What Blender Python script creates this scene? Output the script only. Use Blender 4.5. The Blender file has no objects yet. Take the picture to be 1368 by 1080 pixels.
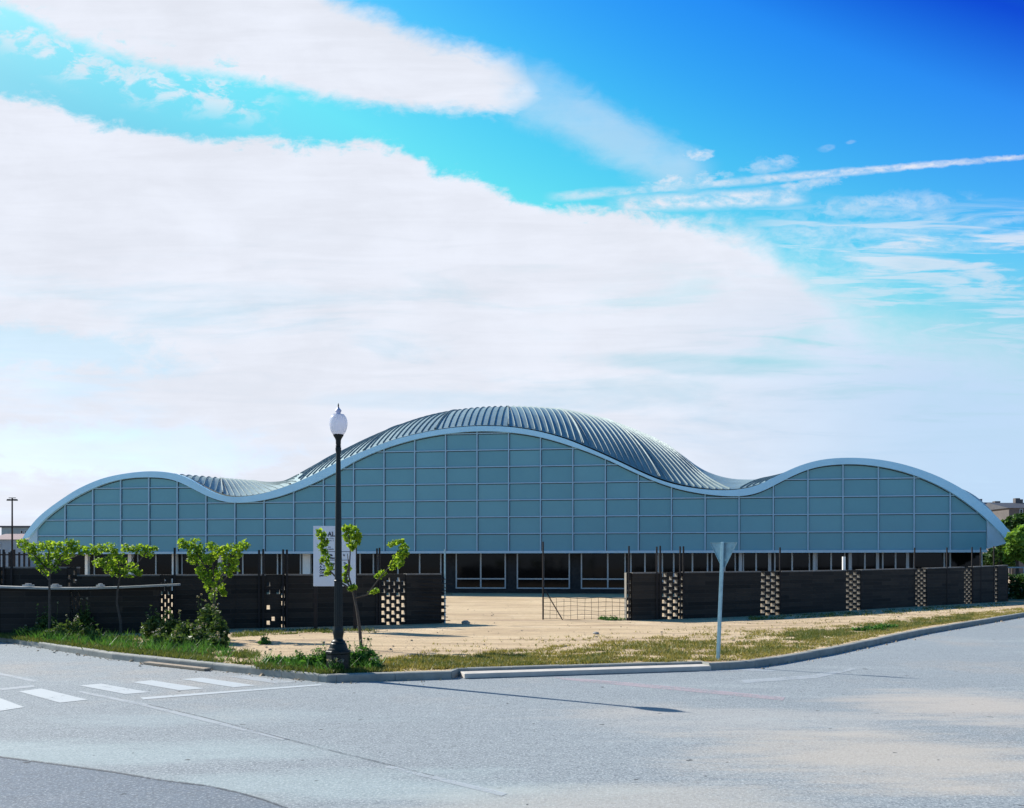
import bpy, math, random
import numpy as np
from mathutils import Vector, Matrix

random.seed(7)
RNG = np.random.default_rng(11)
scene = bpy.context.scene
col = scene.collection

# ------------------------------------------------------------------ camera
F, CX, HY, CAMZ = 1200.0, 684.0, 756.0, 2.10     # focal length and horizon row of the 1368 px photograph
SOIL = 0.13                                       # the island's top above the road
cam_d = bpy.data.cameras.new("camera")
cam_d.sensor_width = 36.0
cam_d.lens = 36.0 * F / 1368.0
cam_d.shift_y = (HY - 540.0) / 1368.0
cam_d.clip_end = 6000.0
cam = bpy.data.objects.new("camera", cam_d)
cam.location = (0, 0, CAMZ)
cam.rotation_euler = (math.radians(90), 0, 0)
col.objects.link(cam)
scene.camera = cam

def P(x, y, Y):
    return Vector(((x - CX) / F * Y, Y, CAMZ + (HY - y) / F * Y))

def G(x, y, z=0.0):
    Y = (CAMZ - z) * F / (y - HY)
    return Vector(((x - CX) / F * Y, Y, z))

def lerp_tab(tab, x):
    return float(np.interp(x, [p[0] for p in tab], [p[1] for p in tab]))

# ------------------------------------------------------------------ mesh helpers
class MB:
    def __init__(self):
        self.v, self.f, self.m = [], [], []
    def add(self, verts, faces, mi=0):
        b = len(self.v)
        self.v.extend([tuple(p) for p in verts])
        for f in faces:
            self.f.append(tuple(b + i for i in f)); self.m.append(mi)
        return self
    def hexa(self, c, mi=0):
        return self.add(c, [(0,3,2,1),(4,5,6,7),(0,1,5,4),(1,2,6,5),(2,3,7,6),(3,0,4,7)], mi)
    def box(self, x0, x1, y0, y1, z0, z1, mi=0):
        return self.hexa([(x0,y0,z0),(x1,y0,z0),(x1,y1,z0),(x0,y1,z0),(x0,y0,z1),(x1,y0,z1),(x1,y1,z1),(x0,y1,z1)], mi)
    def obox(self, a, b, th, z0, z1, z0b=None, z1b=None, back=None, mi=0):
        """upright box along plan segment a-b; th in front, back behind (perpendicular, +back is away from camera)"""
        a, b = Vector((a[0], a[1])), Vector((b[0], b[1]))
        d = (b - a).normalized(); n = Vector((-d.y, d.x))
        if n.y < 0: n = -n
        back = th if back is None else back
        z0b = z0 if z0b is None else z0b; z1b = z1 if z1b is None else z1b
        p = [a - n*th, b - n*th, b + n*back, a + n*back]
        zs0 = [z0, z0b, z0b, z0]; zs1 = [z1, z1b, z1b, z1]
        return self.hexa([(q.x,q.y,z) for q, z in zip(p, zs0)] + [(q.x,q.y,z) for q, z in zip(p, zs1)], mi)
    def tube(self, pts, rad, n=8, mi=0, cap=True):
        pts = [Vector(p) for p in pts]
        if not hasattr(rad, '__len__'): rad = [rad]*len(pts)
        b = len(self.v); up = None
        for i, p in enumerate(pts):
            t = (pts[min(i+1, len(pts)-1)] - pts[max(i-1, 0)])
            t = t.normalized() if t.length > 1e-9 else Vector((0,0,1))
            if up is None:
                up = Vector((1,0,0)) if abs(t.x) < .8 else Vector((0,1,0))
            u = (up - t*up.dot(t)).normalized(); w = t.cross(u); up = u
            for k in range(n):
                a = 2*math.pi*k/n
                self.v.append(tuple(p + (u*math.cos(a) + w*math.sin(a))*rad[i]))
        for i in range(len(pts)-1):
            for k in range(n):
                k2 = (k+1) % n
                self.f.append((b+i*n+k, b+i*n+k2, b+(i+1)*n+k2, b+(i+1)*n+k)); self.m.append(mi)
        if cap:
            self.f.append(tuple(b+k for k in range(n))[::-1]); self.m.append(mi)
            e = b+(len(pts)-1)*n
            self.f.append(tuple(e+k for k in range(n))); self.m.append(mi)
        return self
    def lathe(self, c, prof, n=24, flute=0, depth=0.0, mi=0, rot=0.0):
        b = len(self.v)
        for r, z in prof:
            for k in range(n):
                a = 2*math.pi*k/n + rot
                rr = r*(1 - depth*(k % 2)) if flute else r
                self.v.append((c[0]+rr*math.cos(a), c[1]+rr*math.sin(a), c[2]+z))
        for i in range(len(prof)-1):
            for k in range(n):
                k2 = (k+1) % n
                self.f.append((b+i*n+k, b+i*n+k2, b+(i+1)*n+k2, b+(i+1)*n+k)); self.m.append(mi)
        self.f.append(tuple(b+k for k in range(n))[::-1]); self.m.append(mi)
        e = b+(len(prof)-1)*n
        self.f.append(tuple(e+k for k in range(n))); self.m.append(mi)
        return self
    def prism(self, pts, off, mi=0):
        n = len(pts); pts = [Vector(p) for p in pts]; off = Vector(off)
        self.add(pts + [p+off for p in pts],
                 [tuple(range(n)), tuple(range(2*n-1, n-1, -1))] + [(i, i+n, (i+1) % n + n, (i+1) % n) for i in range(n)], mi)
        return self

ROOTLOC = {}
def obj(name, mb, mats, parent=None, smooth=False, bevel=0.0):
    """one mesh object; child meshes are written relative to their thing's base"""
    if not isinstance(mats, (list, tuple)): mats = [mats]
    loc = ROOTLOC.get(parent.name, Vector((0,0,0))) if parent else Vector((0,0,0))
    me = bpy.data.meshes.new(name)
    me.from_pydata([(v[0]-loc.x, v[1]-loc.y, v[2]-loc.z) for v in mb.v], [], mb.f)
    for m in mats: me.materials.append(m)
    if len(mats) > 1: me.polygons.foreach_set("material_index", mb.m)
    if smooth: me.polygons.foreach_set("use_smooth", [True]*len(me.polygons))
    me.update()
    o = bpy.data.objects.new(name, me); col.objects.link(o)
    if smooth:
        try: me.set_sharp_from_angle(angle=math.radians(38))
        except Exception: pass
    if parent:
        o.parent = parent; ROOTLOC[o.name] = loc
    if bevel:
        md = o.modifiers.new("bevel", 'BEVEL'); md.width = bevel; md.segments = 2; md.limit_method = 'ANGLE'
    return o

def tag(o, label, cat, group=None, kind=None):
    o["label"] = label; o["category"] = cat
    if group: o["group"] = group
    if kind: o["kind"] = kind
    return o

def thing(name, loc, label, cat, group=None):
    o = bpy.data.objects.new(name, None); o.location = loc; o.empty_display_size = .3
    col.objects.link(o); ROOTLOC[o.name] = Vector(loc)
    return tag(o, label, cat, group)

def struct(name, mb, mats, **k):
    o = obj(name, mb, mats, **k); o["kind"] = "structure"; return o

# ------------------------------------------------------------------ materials
class NT:
    def __init__(self, tree): self.t = tree
    def n(self, typ, ins=None, **kw):
        nd = self.t.nodes.new(typ)
        for k, v in kw.items(): setattr(nd, k, v)
        for k, v in (ins or {}).items():
            s = nd.inputs[k]
            if isinstance(v, bpy.types.NodeSocket): self.t.links.new(v, s)
            else: s.default_value = v
        return nd
    def math(self, op, a, b=0.0, c=0.0, clamp=False):
        nd = self.t.nodes.new('ShaderNodeMath'); nd.operation = op; nd.use_clamp = clamp
        for i, v in enumerate((a, b, c)):
            if isinstance(v, bpy.types.NodeSocket): self.t.links.new(v, nd.inputs[i])
            else: nd.inputs[i].default_value = v
        return nd.outputs[0]
    def ramp(self, fac, stops, interp='LINEAR'):
        nd = self.t.nodes.new('ShaderNodeValToRGB'); cr = nd.color_ramp; cr.interpolation = interp
        while len(cr.elements) < len(stops): cr.elements.new(0.5)
        for e, (p, c) in zip(cr.elements, stops):
            e.position = p; e.color = c if len(c) == 4 else (*c, 1)
        self.t.links.new(fac, nd.inputs[0]); return nd.outputs[0]
    def smooth(self, x, a, b, lo=0.0, hi=1.0):
        nd = self.t.nodes.new('ShaderNodeMapRange'); nd.interpolation_type = 'SMOOTHSTEP'; nd.clamp = True
        for i, v in enumerate((x, a, b, lo, hi)):
            if isinstance(v, bpy.types.NodeSocket): self.t.links.new(v, nd.inputs[i])
            else: nd.inputs[i].default_value = v
        return nd.outputs[0]
    def mix(self, f, a, b, blend='MIX'):
        nd = self.t.nodes.new('ShaderNodeMix'); nd.data_type = 'RGBA'; nd.blend_type = blend
        for i, v in ((0, f), (6, a), (7, b)):
            if isinstance(v, bpy.types.NodeSocket): self.t.links.new(v, nd.inputs[i])
            else: nd.inputs[i].default_value = v if (i == 0 or len(v) == 4) else (*v, 1)
        return nd.outputs[2]
    def noise(self, vec, scale, detail=4, rough=.55, dist=0.0):
        nd = self.n('ShaderNodeTexNoise', {'Scale': scale, 'Detail': detail, 'Roughness': rough, 'Distortion': dist})
        self.t.links.new(vec, nd.inputs['Vector']); return nd.outputs['Fac']

def new_mat(name):
    m = bpy.data.materials.new(name); m.use_nodes = True
    nt = NT(m.node_tree); bs = m.node_tree.nodes['Principled BSDF']
    return m, nt, bs

def simple(name, c, rough=.6, metal=0.0, var=.18, scale=3.0, bump=.0, bscale=40.0, spec=.5, c2=None, stretch=None):
    """a paint-, stone- or metal-like surface with blotches of its own colour and fine relief"""
    m, nt, bs = new_mat(name)
    geo = nt.n('ShaderNodeTexCoord').outputs['Object']
    if stretch:
        geo = nt.n('ShaderNodeMapping', {'Vector': geo, 'Scale': stretch}).outputs[0]
    n1 = nt.noise(geo, scale, 6, .62)
    a = tuple(max(0, x*(1-var)) for x in c); b = tuple(min(1, x*(1+var)) for x in (c2 or c))
    cc = nt.ramp(n1, [(.3, a), (.7, b)])
    nt.t.links.new(cc, bs.inputs['Base Color'])
    n2 = nt.noise(geo, scale*5, 3)
    r = nt.smooth(n2, .3, .7, max(.02, rough-.1), min(1, rough+.1))
    nt.t.links.new(r, bs.inputs['Roughness'])
    bs.inputs['Metallic'].default_value = metal
    bs.inputs['Specular IOR Level'].default_value = spec
    if bump:
        bn = nt.noise(geo, bscale, 5, .6)
        bp = nt.n('ShaderNodeBump', {'Height': bn, 'Strength': bump, 'Distance': .02})
        nt.t.links.new(bp.outputs[0], bs.inputs['Normal'])
    return m

def leaf_mat(name, c1, c2, trans=.45):
    m, nt, bs = new_mat(name)
    geo = nt.n('ShaderNodeTexCoord').outputs['Object']
    rnd = nt.n('ShaderNodeNewGeometry').outputs['Random Per Island']
    n1 = nt.noise(geo, 2.5, 3)
    f = nt.math('ADD', nt.math('MULTIPLY', rnd, .6), nt.math('MULTIPLY', n1, .4))
    cc = nt.ramp(f, [(.15, c1), (.85, c2)])
    nt.t.links.new(cc, bs.inputs['Base Color'])
    bs.inputs['Roughness'].default_value = .5
    bs.inputs['Specular IOR Level'].default_value = .25
    tr = nt.n('ShaderNodeBsdfTranslucent'); nt.t.links.new(nt.mix(1.0, cc, (1.25, 1.15, .6), 'MULTIPLY'), tr.inputs['Color'])
    mx = nt.n('ShaderNodeMixShader', {0: trans})
    nt.t.links.new(bs.outputs[0], mx.inputs[1]); nt.t.links.new(tr.outputs[0], mx.inputs[2])
    nt.t.links.new(mx.outputs[0], m.node_tree.nodes['Material Output'].inputs['Surface'])
    return m

M = {}

M['mullion'] = simple('mullion_pale_blue', (.275, .47, .61), .4, 0, .06)
M['fascia'] = simple('fascia_pale_blue', (.38, .70, .90), .38, 0, .06, .5)
M['endcap'] = simple('end_cap_paint', (.36, .54, .66), .4, 0, .05)
M['roof'] = simple('roof_zinc', (.225, .31, .325), .42, .25, .14, .8, spec=.15)
M['seam'] = simple('roof_seam_zinc', (.26, .32, .33), .6, .1, .1, 1, spec=.1)
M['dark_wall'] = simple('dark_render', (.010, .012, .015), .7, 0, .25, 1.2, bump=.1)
M['dark_gasket'] = simple('dark_gasket', (.018, .035, .05), .6, 0, .2)  # dark tone standing for the shade beside the mullions
M['soffit'] = simple('soffit_grey', (.2, .24, .27), .7)
M['frame'] = simple('aluminium_frame', (.34, .40, .44), .4, .3, .05)
M['white'] = simple('white_paint', (.82, .84, .80), .5, 0, .05)
M['lamp_iron'] = simple('lamp_dark_green_iron', (.005, .010, .011), .45, 0, .3, 8, bump=.08, bscale=60, spec=.28)
M['lamp_cap'] = simple('lamp_cap_grey', (.45, .46, .60), .4, .2, .08)
M['steel_rust'] = simple('rusty_steel', (.022, .018, .018), .75, .3, .3, 12, bump=.2)
M['galv'] = simple('galvanised_steel', (.25, .40, .46), .45, .3, .15, 9, bump=.04)
M['kerb'] = simple('kerb_concrete', (.24, .245, .225), .85, 0, .22, 3, bump=.25, bscale=60)
M['slab'] = simple('pale_concrete', (.50, .46, .41), .85, 0, .12, 4, bump=.2)
M['coping'] = simple('pale_coping', (.30, .31, .30), .8, 0, .2, 4, bump=.2)
M['board'] = simple('sign_board_paint', (.66, .73, .82), .45, 0, .04, 2)
M['ink'] = simple('sign_ink', (.01, .02, .05), .6, 0, .1)
M['bark'] = simple('young_bark', (.06, .05, .042), .85, 0, .3, 14, bump=.4, bscale=50)
M['wood'] = simple('old_board_wood', (.30, .24, .18), .85, 0, .3, 6, bump=.2, stretch=(1, 8, 1))
M['tile'] = simple('loose_tile', (.42, .40, .38), .8, 0, .2)
M['house_pale'] = simple('house_pale_render', (.22, .29, .33), .85, 0, .1, .5, bump=.1)
M['house_blue'] = simple('house_cream_render', (.24, .31, .38), .85, 0, .1, .5, bump=.1)
M['house_brown'] = simple('house_brown_render', (.10, .09, .09), .85, 0, .15, .5, bump=.1)
M['house_roof'] = simple('house_slate_roof', (.055, .06, .075), .75, 0, .2, 2, bump=.2)
M['house_tile'] = simple('house_red_tile', (.22, .14, .15), .8, 0, .2, 3, bump=.3)
M['clod'] = simple('earth_clod', (.40, .30, .20), .95, 0, .3, 6)
M['stone'] = simple('stone_grey', (.30, .28, .25), .9, 0, .3, 6, bump=.4, bscale=20)
M['leaf'] = leaf_mat('mulberry_leaf', (.06, .17, .015), (.36, .52, .06), .55)
M['shrub'] = leaf_mat('shrub_leaf', (.03, .065, .02), (.11, .18, .05), .4)
M['weed'] = leaf_mat('weed_leaf', (.03, .10, .022), (.10, .25, .05), .4)
M['seedhead'] = leaf_mat('weed_flower', (.20, .18, .15), (.42, .38, .32), .3)
M['grass'] = leaf_mat('dry_grass_blade', (.12, .12, .03), (.40, .35, .12), .35)
M['grass_green'] = leaf_mat('green_grass_blade', (.055, .10, .022), (.18, .20, .06), .35)
M['far_leaf'] = leaf_mat('far_tree_leaf', (.07, .17, .025), (.22, .38, .06), .45)
M['far_dark'] = leaf_mat('far_tree_dark_leaf', (.02, .06, .018), (.07, .15, .035), .35)

def glass_dark():
    m, nt, bs = new_mat('dark_window_glass')
    bs.inputs['Base Color'].default_value = (.004, .005, .006, 1)
    bs.inputs['Roughness'].default_value = .06
    bs.inputs['Specular IOR Level'].default_value = .14
    geo = nt.n('ShaderNodeTexCoord').outputs['Object']
    bp = nt.n('ShaderNodeBump', {'Height': nt.noise(geo, .8, 2), 'Strength': .05, 'Distance': .05})
    nt.t.links.new(bp.outputs[0], bs.inputs['Normal'])
    return m
M['glass'] = glass_dark()

def globe():
    m, nt, bs = new_mat('opal_globe')
    bs.inputs['Base Color'].default_value = (.80, .81, .88, 1); bs.inputs['Roughness'].default_value = .22
    tr = nt.n('ShaderNodeBsdfTranslucent', {'Color': (.82, .82, .88, 1)})
    mx = nt.n('ShaderNodeMixShader', {0: .5})
    nt.t.links.new(bs.outputs[0], mx.inputs[1]); nt.t.links.new(tr.outputs[0], mx.inputs[2])
    nt.t.links.new(mx.outputs[0], m.node_tree.nodes['Material Output'].inputs['Surface'])
    return m
M['globe'] = globe()

def dark_brick():
    m, nt, bs = new_mat('dark_brick_courses')
    tc = nt.n('ShaderNodeTexCoord').outputs['Object']
    sp = nt.n('ShaderNodeSeparateXYZ', {0: tc})
    cv = nt.n('ShaderNodeCombineXYZ', {0: nt.math('ADD', sp.outputs[0], nt.math('MULTIPLY', sp.outputs[1], .6)), 1: sp.outputs[2], 2: 0.0})
    br = nt.n('ShaderNodeTexBrick', {'Vector': cv.outputs[0], 'Color1': (.016, .0155, .0145, 1), 'Color2': (.046, .038, .031, 1),
              'Mortar': (.060, .055, .050, 1), 'Scale': 1.0, 'Mortar Size': .006, 'Bias': 0.0, 'Brick Width': 1.9, 'Row Height': .155})
    n1 = nt.noise(tc, 1.3, 5)
    c = nt.mix(nt.smooth(n1, .35, .7), br.outputs['Color'], (.022, .021, .021), 'MIX')
    c = nt.mix(.5, br.outputs['Color'], c)
    nt.t.links.new(c, bs.inputs['Base Color']); bs.inputs['Roughness'].default_value = .85
    bs.inputs['Specular IOR Level'].default_value = .2
    h = nt.math('ADD', nt.math('MULTIPLY', br.outputs['Fac'], -1.0), nt.math('MULTIPLY', nt.noise(tc, 40, 3), .5))
    bp = nt.n('ShaderNodeBump', {'Height': h, 'Strength': .6, 'Distance': .015})
    nt.t.links.new(bp.outputs[0], bs.inputs['Normal'])
    return m
M['brick'] = dark_brick()

def soil_mat():
    m, nt, bs = new_mat('sandy_soil')
    tc = nt.n('ShaderNodeTexCoord').outputs['Object']
    st = nt.n('ShaderNodeMapping', {'Vector': tc, 'Scale': (.35, 1.6, 1), 'Rotation': (0, 0, .12)}).outputs[0]
    big = nt.noise(tc, .16, 5, .6); trk = nt.noise(st, .9, 6, .65, .6); fine = nt.noise(tc, 14, 6, .7); grit = nt.noise(tc, 90, 2)
    c = nt.ramp(big, [(.3, (.50, .37, .23)), (.7, (.63, .485, .31))])
    c = nt.mix(nt.smooth(trk, .50, .66, 0, .75), c, (.37, .27, .185))
    c = nt.mix(nt.smooth(fine, .56, .68, 0, .65), c, (.30, .22, .15))
    st2 = nt.n('ShaderNodeMapping', {'Vector': tc, 'Scale': (.16, .62, 1), 'Rotation': (0, 0, -.1), 'Location': (4, 9, 0)}).outputs[0]
    rut = nt.noise(st2, 1.0, 7, .72, 1.2)
    c = nt.mix(nt.smooth(rut, .52, .66, 0, .8), c, (.36, .26, .17))
    c = nt.mix(nt.smooth(rut, .47, .36, 0, .5), c, (.74, .60, .42))
    lump = nt.noise(nt.n('ShaderNodeMapping', {'Vector': tc, 'Scale': (1.4, 3.2, 1)}).outputs[0], 2.2, 5, .7)
    c = nt.mix(nt.smooth(lump, .60, .68, 0, .7), c, (.25, .19, .12))
    c = nt.mix(nt.smooth(grit, .66, .76, 0, .6), c, (.26, .20, .15))
    nt.t.links.new(c, bs.inputs['Base Color']); bs.inputs['Roughness'].default_value = .95
    bs.inputs['Specular IOR Level'].default_value = .1
    h = nt.math('ADD', nt.math('MULTIPLY', trk, 1.2), nt.math('ADD', nt.math('MULTIPLY', fine, .35), nt.math('MULTIPLY', grit, .06)))
    bp = nt.n('ShaderNodeBump', {'Height': h, 'Strength': .8, 'Distance': .12})
    nt.t.links.new(bp.outputs[0], bs.inputs['Normal'])
    return m
M['soil'] = soil_mat()

def asphalt_mat(name, base, light, dusty):
    m, nt, bs = new_mat(name)
    tc = nt.n('ShaderNodeTexCoord').outputs['Object']
    st = nt.n('ShaderNodeMapping', {'Vector': tc, 'Scale': (.28, 1.0, 1), 'Rotation': (0, 0, -.32)}).outputs[0]
    wash = nt.noise(st, .55, 6, .62, .4); big = nt.noise(tc, .13, 5, .6); grit = nt.noise(tc, 22, 4, .8); spk = nt.noise(tc, 34, 3, .8); pit = nt.noise(tc, 9, 5, .8)
    mid = nt.noise(tc, 5, 5, .7)
    c = nt.ramp(big, [(.3, base), (.72, tuple(x*1.18 for x in base))])
    c = nt.mix(nt.smooth(wash, .50, .74, 0, .75), c, light)
    c = nt.mix(nt.smooth(nt.noise(nt.n('ShaderNodeMapping', {'Vector': tc, 'Location': (31, 7, 0)}).outputs[0], .22, 5, .6), .52, .7, 0, dusty), c, (.40, .34, .28))
    c = nt.mix(nt.smooth(mid, .35, .7, .25, 0), c, (.09, .105, .12))
    c = nt.mix(nt.smooth(pit, .52, .66, 0, .7), c, (.13, .15, .17))
    c = nt.mix(nt.smooth(grit, .51, .62, 0, .7), c, (.10, .115, .135))
    c = nt.mix(nt.smooth(spk, .52, .62, 0, .7 if dusty > .3 else .4), c, (.50, .53, .54))
    if dusty > .3:
        for (qx, qy), (rx, ry), k_d, cd in (((1180,1010),(2.6,1.7),.55,(.50,.43,.35)), ((1310,945),(2.2,2.0),.6,(.50,.43,.36)), ((860,1075),(2.4,.9),.45,(.46,.42,.36)), ((1000,960),(3.0,1.2),.35,(.46,.43,.39)), ((120,1005),(3.4,.9),.38,(.37,.46,.46)), ((460,1050),(2.6,.8),.36,(.38,.47,.47)), ((300,960),(3.0,.8),.25,(.36,.44,.45))):
            p_ = G(qx, qy)
            dd = nt.n('ShaderNodeMapping', {'Vector': tc, 'Location': (-p_.x/rx, -p_.y/ry, 0), 'Scale': (1/rx, 1/ry, 0)}).outputs[0]
            ln = nt.n('ShaderNodeVectorMath', {0: dd}, operation='LENGTH').outputs['Value']
            msk = nt.smooth(nt.math('ADD', ln, nt.math('MULTIPLY', nt.math('SUBTRACT', nt.noise(st, 1.1, 6, .68), .5), 2.6)), 1.15, .25, 0, k_d)
            c = nt.mix(msk, c, cd)
    dots = nt.noise(tc, 5.5, 2, .4)
    c = nt.mix(nt.smooth(dots, .735, .76, 0, .8), c, (.04, .045, .05))
    nt.t.links.new(c, bs.inputs['Base Color']); bs.inputs['Roughness'].default_value = .88
    bs.inputs['Specular IOR Level'].default_value = .25
    h = nt.math('ADD', grit, nt.math('MULTIPLY', spk, .6))
    bp = nt.n('ShaderNodeBump', {'Height': h, 'Strength': .5, 'Distance': .012})
    nt.t.links.new(bp.outputs[0], bs.inputs['Normal'])
    return m
M['road'] = asphalt_mat('worn_asphalt', (.235, .265, .28), (.35, .39, .40), .5)
M['road_dark'] = asphalt_mat('patched_asphalt', (.135, .165, .20), (.18, .215, .245), .2)

def paint_mat(name, c, wear, strength=1.0):
    m, nt, bs = new_mat(name)
    tc = nt.n('ShaderNodeTexCoord').outputs['Object']
    bs.inputs['Base Color'].default_value = (*c, 1); bs.inputs['Roughness'].default_value = .7
    w = nt.math('ADD', nt.math('MULTIPLY', nt.noise(tc, 14, 5, .8), .6), nt.math('MULTIPLY', nt.noise(tc, 1.6, 4), .4))
    a = nt.smooth(w, wear-.06, wear+.06, 0.0, strength)
    tr = nt.n('ShaderNodeBsdfTransparent'); mx = nt.n('ShaderNodeMixShader', {0: a})
    nt.t.links.new(tr.outputs[0], mx.inputs[1]); nt.t.links.new(bs.outputs[0], mx.inputs[2])
    nt.t.links.new(mx.outputs[0], m.node_tree.nodes['Material Output'].inputs['Surface'])
    return m
M['paint'] = paint_mat('worn_white_paint', (.43, .47, .49), .39, .9)
M['paint_faded'] = paint_mat('faded_white_paint', (.46, .50, .53), .44, .6)
M['paint_pink'] = paint_mat('faded_pink_paint', (.50, .41, .44), .46, .55)
M['tar'] = paint_mat('tar_seam', (.05, .06, .07), .47, .6)

# ------------------------------------------------------------------ ground, road, kerb
g = MB(); g.add([(-2500,-400,-.06),(2500,-400,-.06),(2500,3500,-.06),(-2500,3500,-.06)], [(0,1,2,3)])
struct('ground', g, M['soil'])
r = MB(); r.add([(-160,-80,0),(160,-80,0),(160,150,0),(-160,150,0)], [(0,1,2,3)])
struct('road', r, M['road'])

KB = [Vector((-95, 118, 0)), Vector((-33, 43, 0))] + [G(x, y) for x, y in
      [(0,856),(75,869.5),(150,881),(240,891),(330,900.5),(425,911.2),(437,912.3),(450,912),(604,907.4),(613,903.6),(684,901.6),(938,893.2),(948,895.9),(975,894.6),(1009,892),(1040,887.5),(1109,875),(1234,847.5),(1368,824)]] + [Vector((42, 60.5, 0)), Vector((100, 126, 0))]
def offset_line(pts, d):
    out = []
    for i, p in enumerate(pts):
        a = pts[max(i-1, 0)]; b = pts[min(i+1, len(pts)-1)]
        t = (b-a).normalized(); n = Vector((-t.y, t.x, 0))
        out.append(p + n*d)
    return out
KIN = offset_line(KB, .17)          # inner edge, towards the island
s_ = MB()
far = [Vector((900, 1400, 0)), Vector((-900, 1400, 0))]
poly = [p.copy() for p in KIN] + far
s_.add([(p.x, p.y, SOIL) for p in poly], [tuple(range(len(poly)))])
struct('island_ground', s_, M['soil'])
# kerb stones, about a metre each, with a slightly rounded front edge
k_ = MB()
KT = SOIL + .014
def resample(pts, step):
    out = [pts[0]]; 
    for a, b in zip(pts[:-1], pts[1:]):
        n = max(1, int(round((b-a).length/step)))
        for i in range(1, n+1): out.append(a.lerp(b, i/n))
    return out
for a, b, c, d in zip(KB[:-1], KB[1:], KIN[:-1], KIN[1:]):
    L = (b-a).length; n = max(1, int(round(L/1.0)))
    for i in range(n):
        t0, t1 = i/n, (i+1)/n - min(.008/L*1.0, .1)
        p0, p1, q0, q1 = a.lerp(b, t0), a.lerp(b, t1), c.lerp(d, t0), c.lerp(d, t1)
        inn = (q0-p0).normalized()
        j = random.uniform(-.006, .006)
        prof = [(0, -.03), (0.004, KT-.035+j), (.012, KT-.012+j), (.035, KT+j)]
        vs = []
        for base, back in ((p0, q0), (p1, q1)):
            for o_, z in prof: vs.append(base + inn*o_ + Vector((0,0,z)))
            vs.append(back + Vector((0,0,KT+j))); vs.append(back + Vector((0,0,-.03)))
        m_ = 6
        fs = [(q, q+m_, q+m_+1, q+1) for q in range(m_-1)] + [tuple(range(m_)), tuple(range(2*m_-1, m_-1, -1))]
        k_.add(vs, fs)
struct('kerb', k_, M['kerb'])

def sheet(name, pxs, z, mat):
    m = MB(); m.add([G(x, y, z) for x, y in pxs], [tuple(range(len(pxs)))]); return struct(name, m, mat)
def px7(x, y): return (x/2, 830 + y/2)
sheet('road_patch', [px7(*p) for p in [(-900,250),(-300,326),(0,362),(140,380),(300,402),(430,424),(560,440),(640,458),(700,475),(770,500),(860,560),(900,640),(-900,700)]], .004, M['road_dark'])
tar_pts = [px7(*p) for p in [(-300,324),(0,360),(140,378),(300,400),(430,422),(560,438),(640,456),(700,473),(770,498)]]
sheet('road_patch_seam', tar_pts + [(x, y+2.2) for x, y in tar_pts[::-1]], .008, M['tar'])
for q in ([(-75,205),(-20,198),(65,230),(0,240),(-40,243)], [(50,188),(110,180),(235,210),(160,218)], [(212,172),(270,167),(400,190),(335,195)],
          [(352,163),(405,158),(548,180),(480,185)], [(485,155),(540,151),(685,172),(625,177)]):
    sheet('crosswalk_stripe', [px7(*p) for p in q], .005, M['paint'])
sheet('crosswalk_stripe', [px7(*p) for p in [(605,148),(650,145),(790,163),(740,167)]], .005, M['paint_faded'])
sheet('stop_line', [px7(*p) for p in [(375,204),(620,186),(855,168),(862,171.5),(625,190),(383,209.5)]], .005, M['paint'])
sheet('stop_line', [px7(*p) for p in [(-120,192),(90,171),(94,176),(-120,198)]], .005, M['paint_faded'])
sheet('lane_line', [px7(*p) for p in [(-60,126),(100,159),(90,163),(-60,131)]], .005, M['paint_faded'])
sheet('lane_line', [px7(*p) for p in [(215,187),(395,222),(380,226),(208,190)]], .005, M['paint_faded'])
sheet('lane_line', [px7(*p) for p in [(395,222),(560,262),(770,313),(755,318),(540,266),(380,226)]], .005, M['paint_faded'])
sheet('lane_line', [px7(*p) for p in [(1040,385),(1356,460),(1340,467),(1030,391)]], .005, M['paint_faded'])
t1 = [px7(*p) for p in [(395,221),(540,254),(700,296),(860,338),(1050,384),(1160,412)]]
sheet('road_seam', t1 + [(x, y+1.0) for x, y in t1[::-1]], .009, M['tar'])
sheet('kerb_line', [(739,904.6),(800,908.5),(900,917),(1049,931.5),(1046,936),(895,921.5),(790,912),(752,908)], .005, M['paint_pink'])
sheet('kerb_line', [(990,909),(1085,902),(1140,893),(1146,894),(1092,906),(995,913)], .005, M['paint_faded'])
sheet('kerb_line', [(930,894.8),(1000,892.9),(1040,896),(1030,897.5),(990,896),(935,898)], .005, M['paint_faded'])

# pale slab laid against the kerb, a second one by the left kerb
def slab_thing(name, a, b, depth, h, mat, label, cat):
    a, b = Vector(a), Vector(b)
    d = (b-a).normalized(); n = Vector((d.y, -d.x, 0)); n = n if n.y < 0 else -n
    m = MB(); m.hexa([a, a+n*depth, b+n*depth, b] and [a+n*depth, b+n*depth, b, a] + [p+Vector((0,0,h)) for p in (a+n*depth, b+n*depth, b, a)])
    return tag(obj(name, m, mat, bevel=.008), label, cat)
a_ = G(615, 903.7); b_ = G(938, 893.3)
slab_thing('concrete_slab', a_ + Vector((0,-.012,.004)), b_ + Vector((0,-.012,.004)), .39, .09, M['slab'], 'long pale concrete slab lying in the gutter against the right kerb', 'slab')
a_ = G(203, 887); b_ = G(285, 896)
slab_thing('loose_board', a_ + Vector((-.03,-.03,.006)), b_ + Vector((-.03,-.03,.006)), .16, .05, M['wood'], 'weathered wooden board lying in the gutter of the left kerb', 'board')

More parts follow.
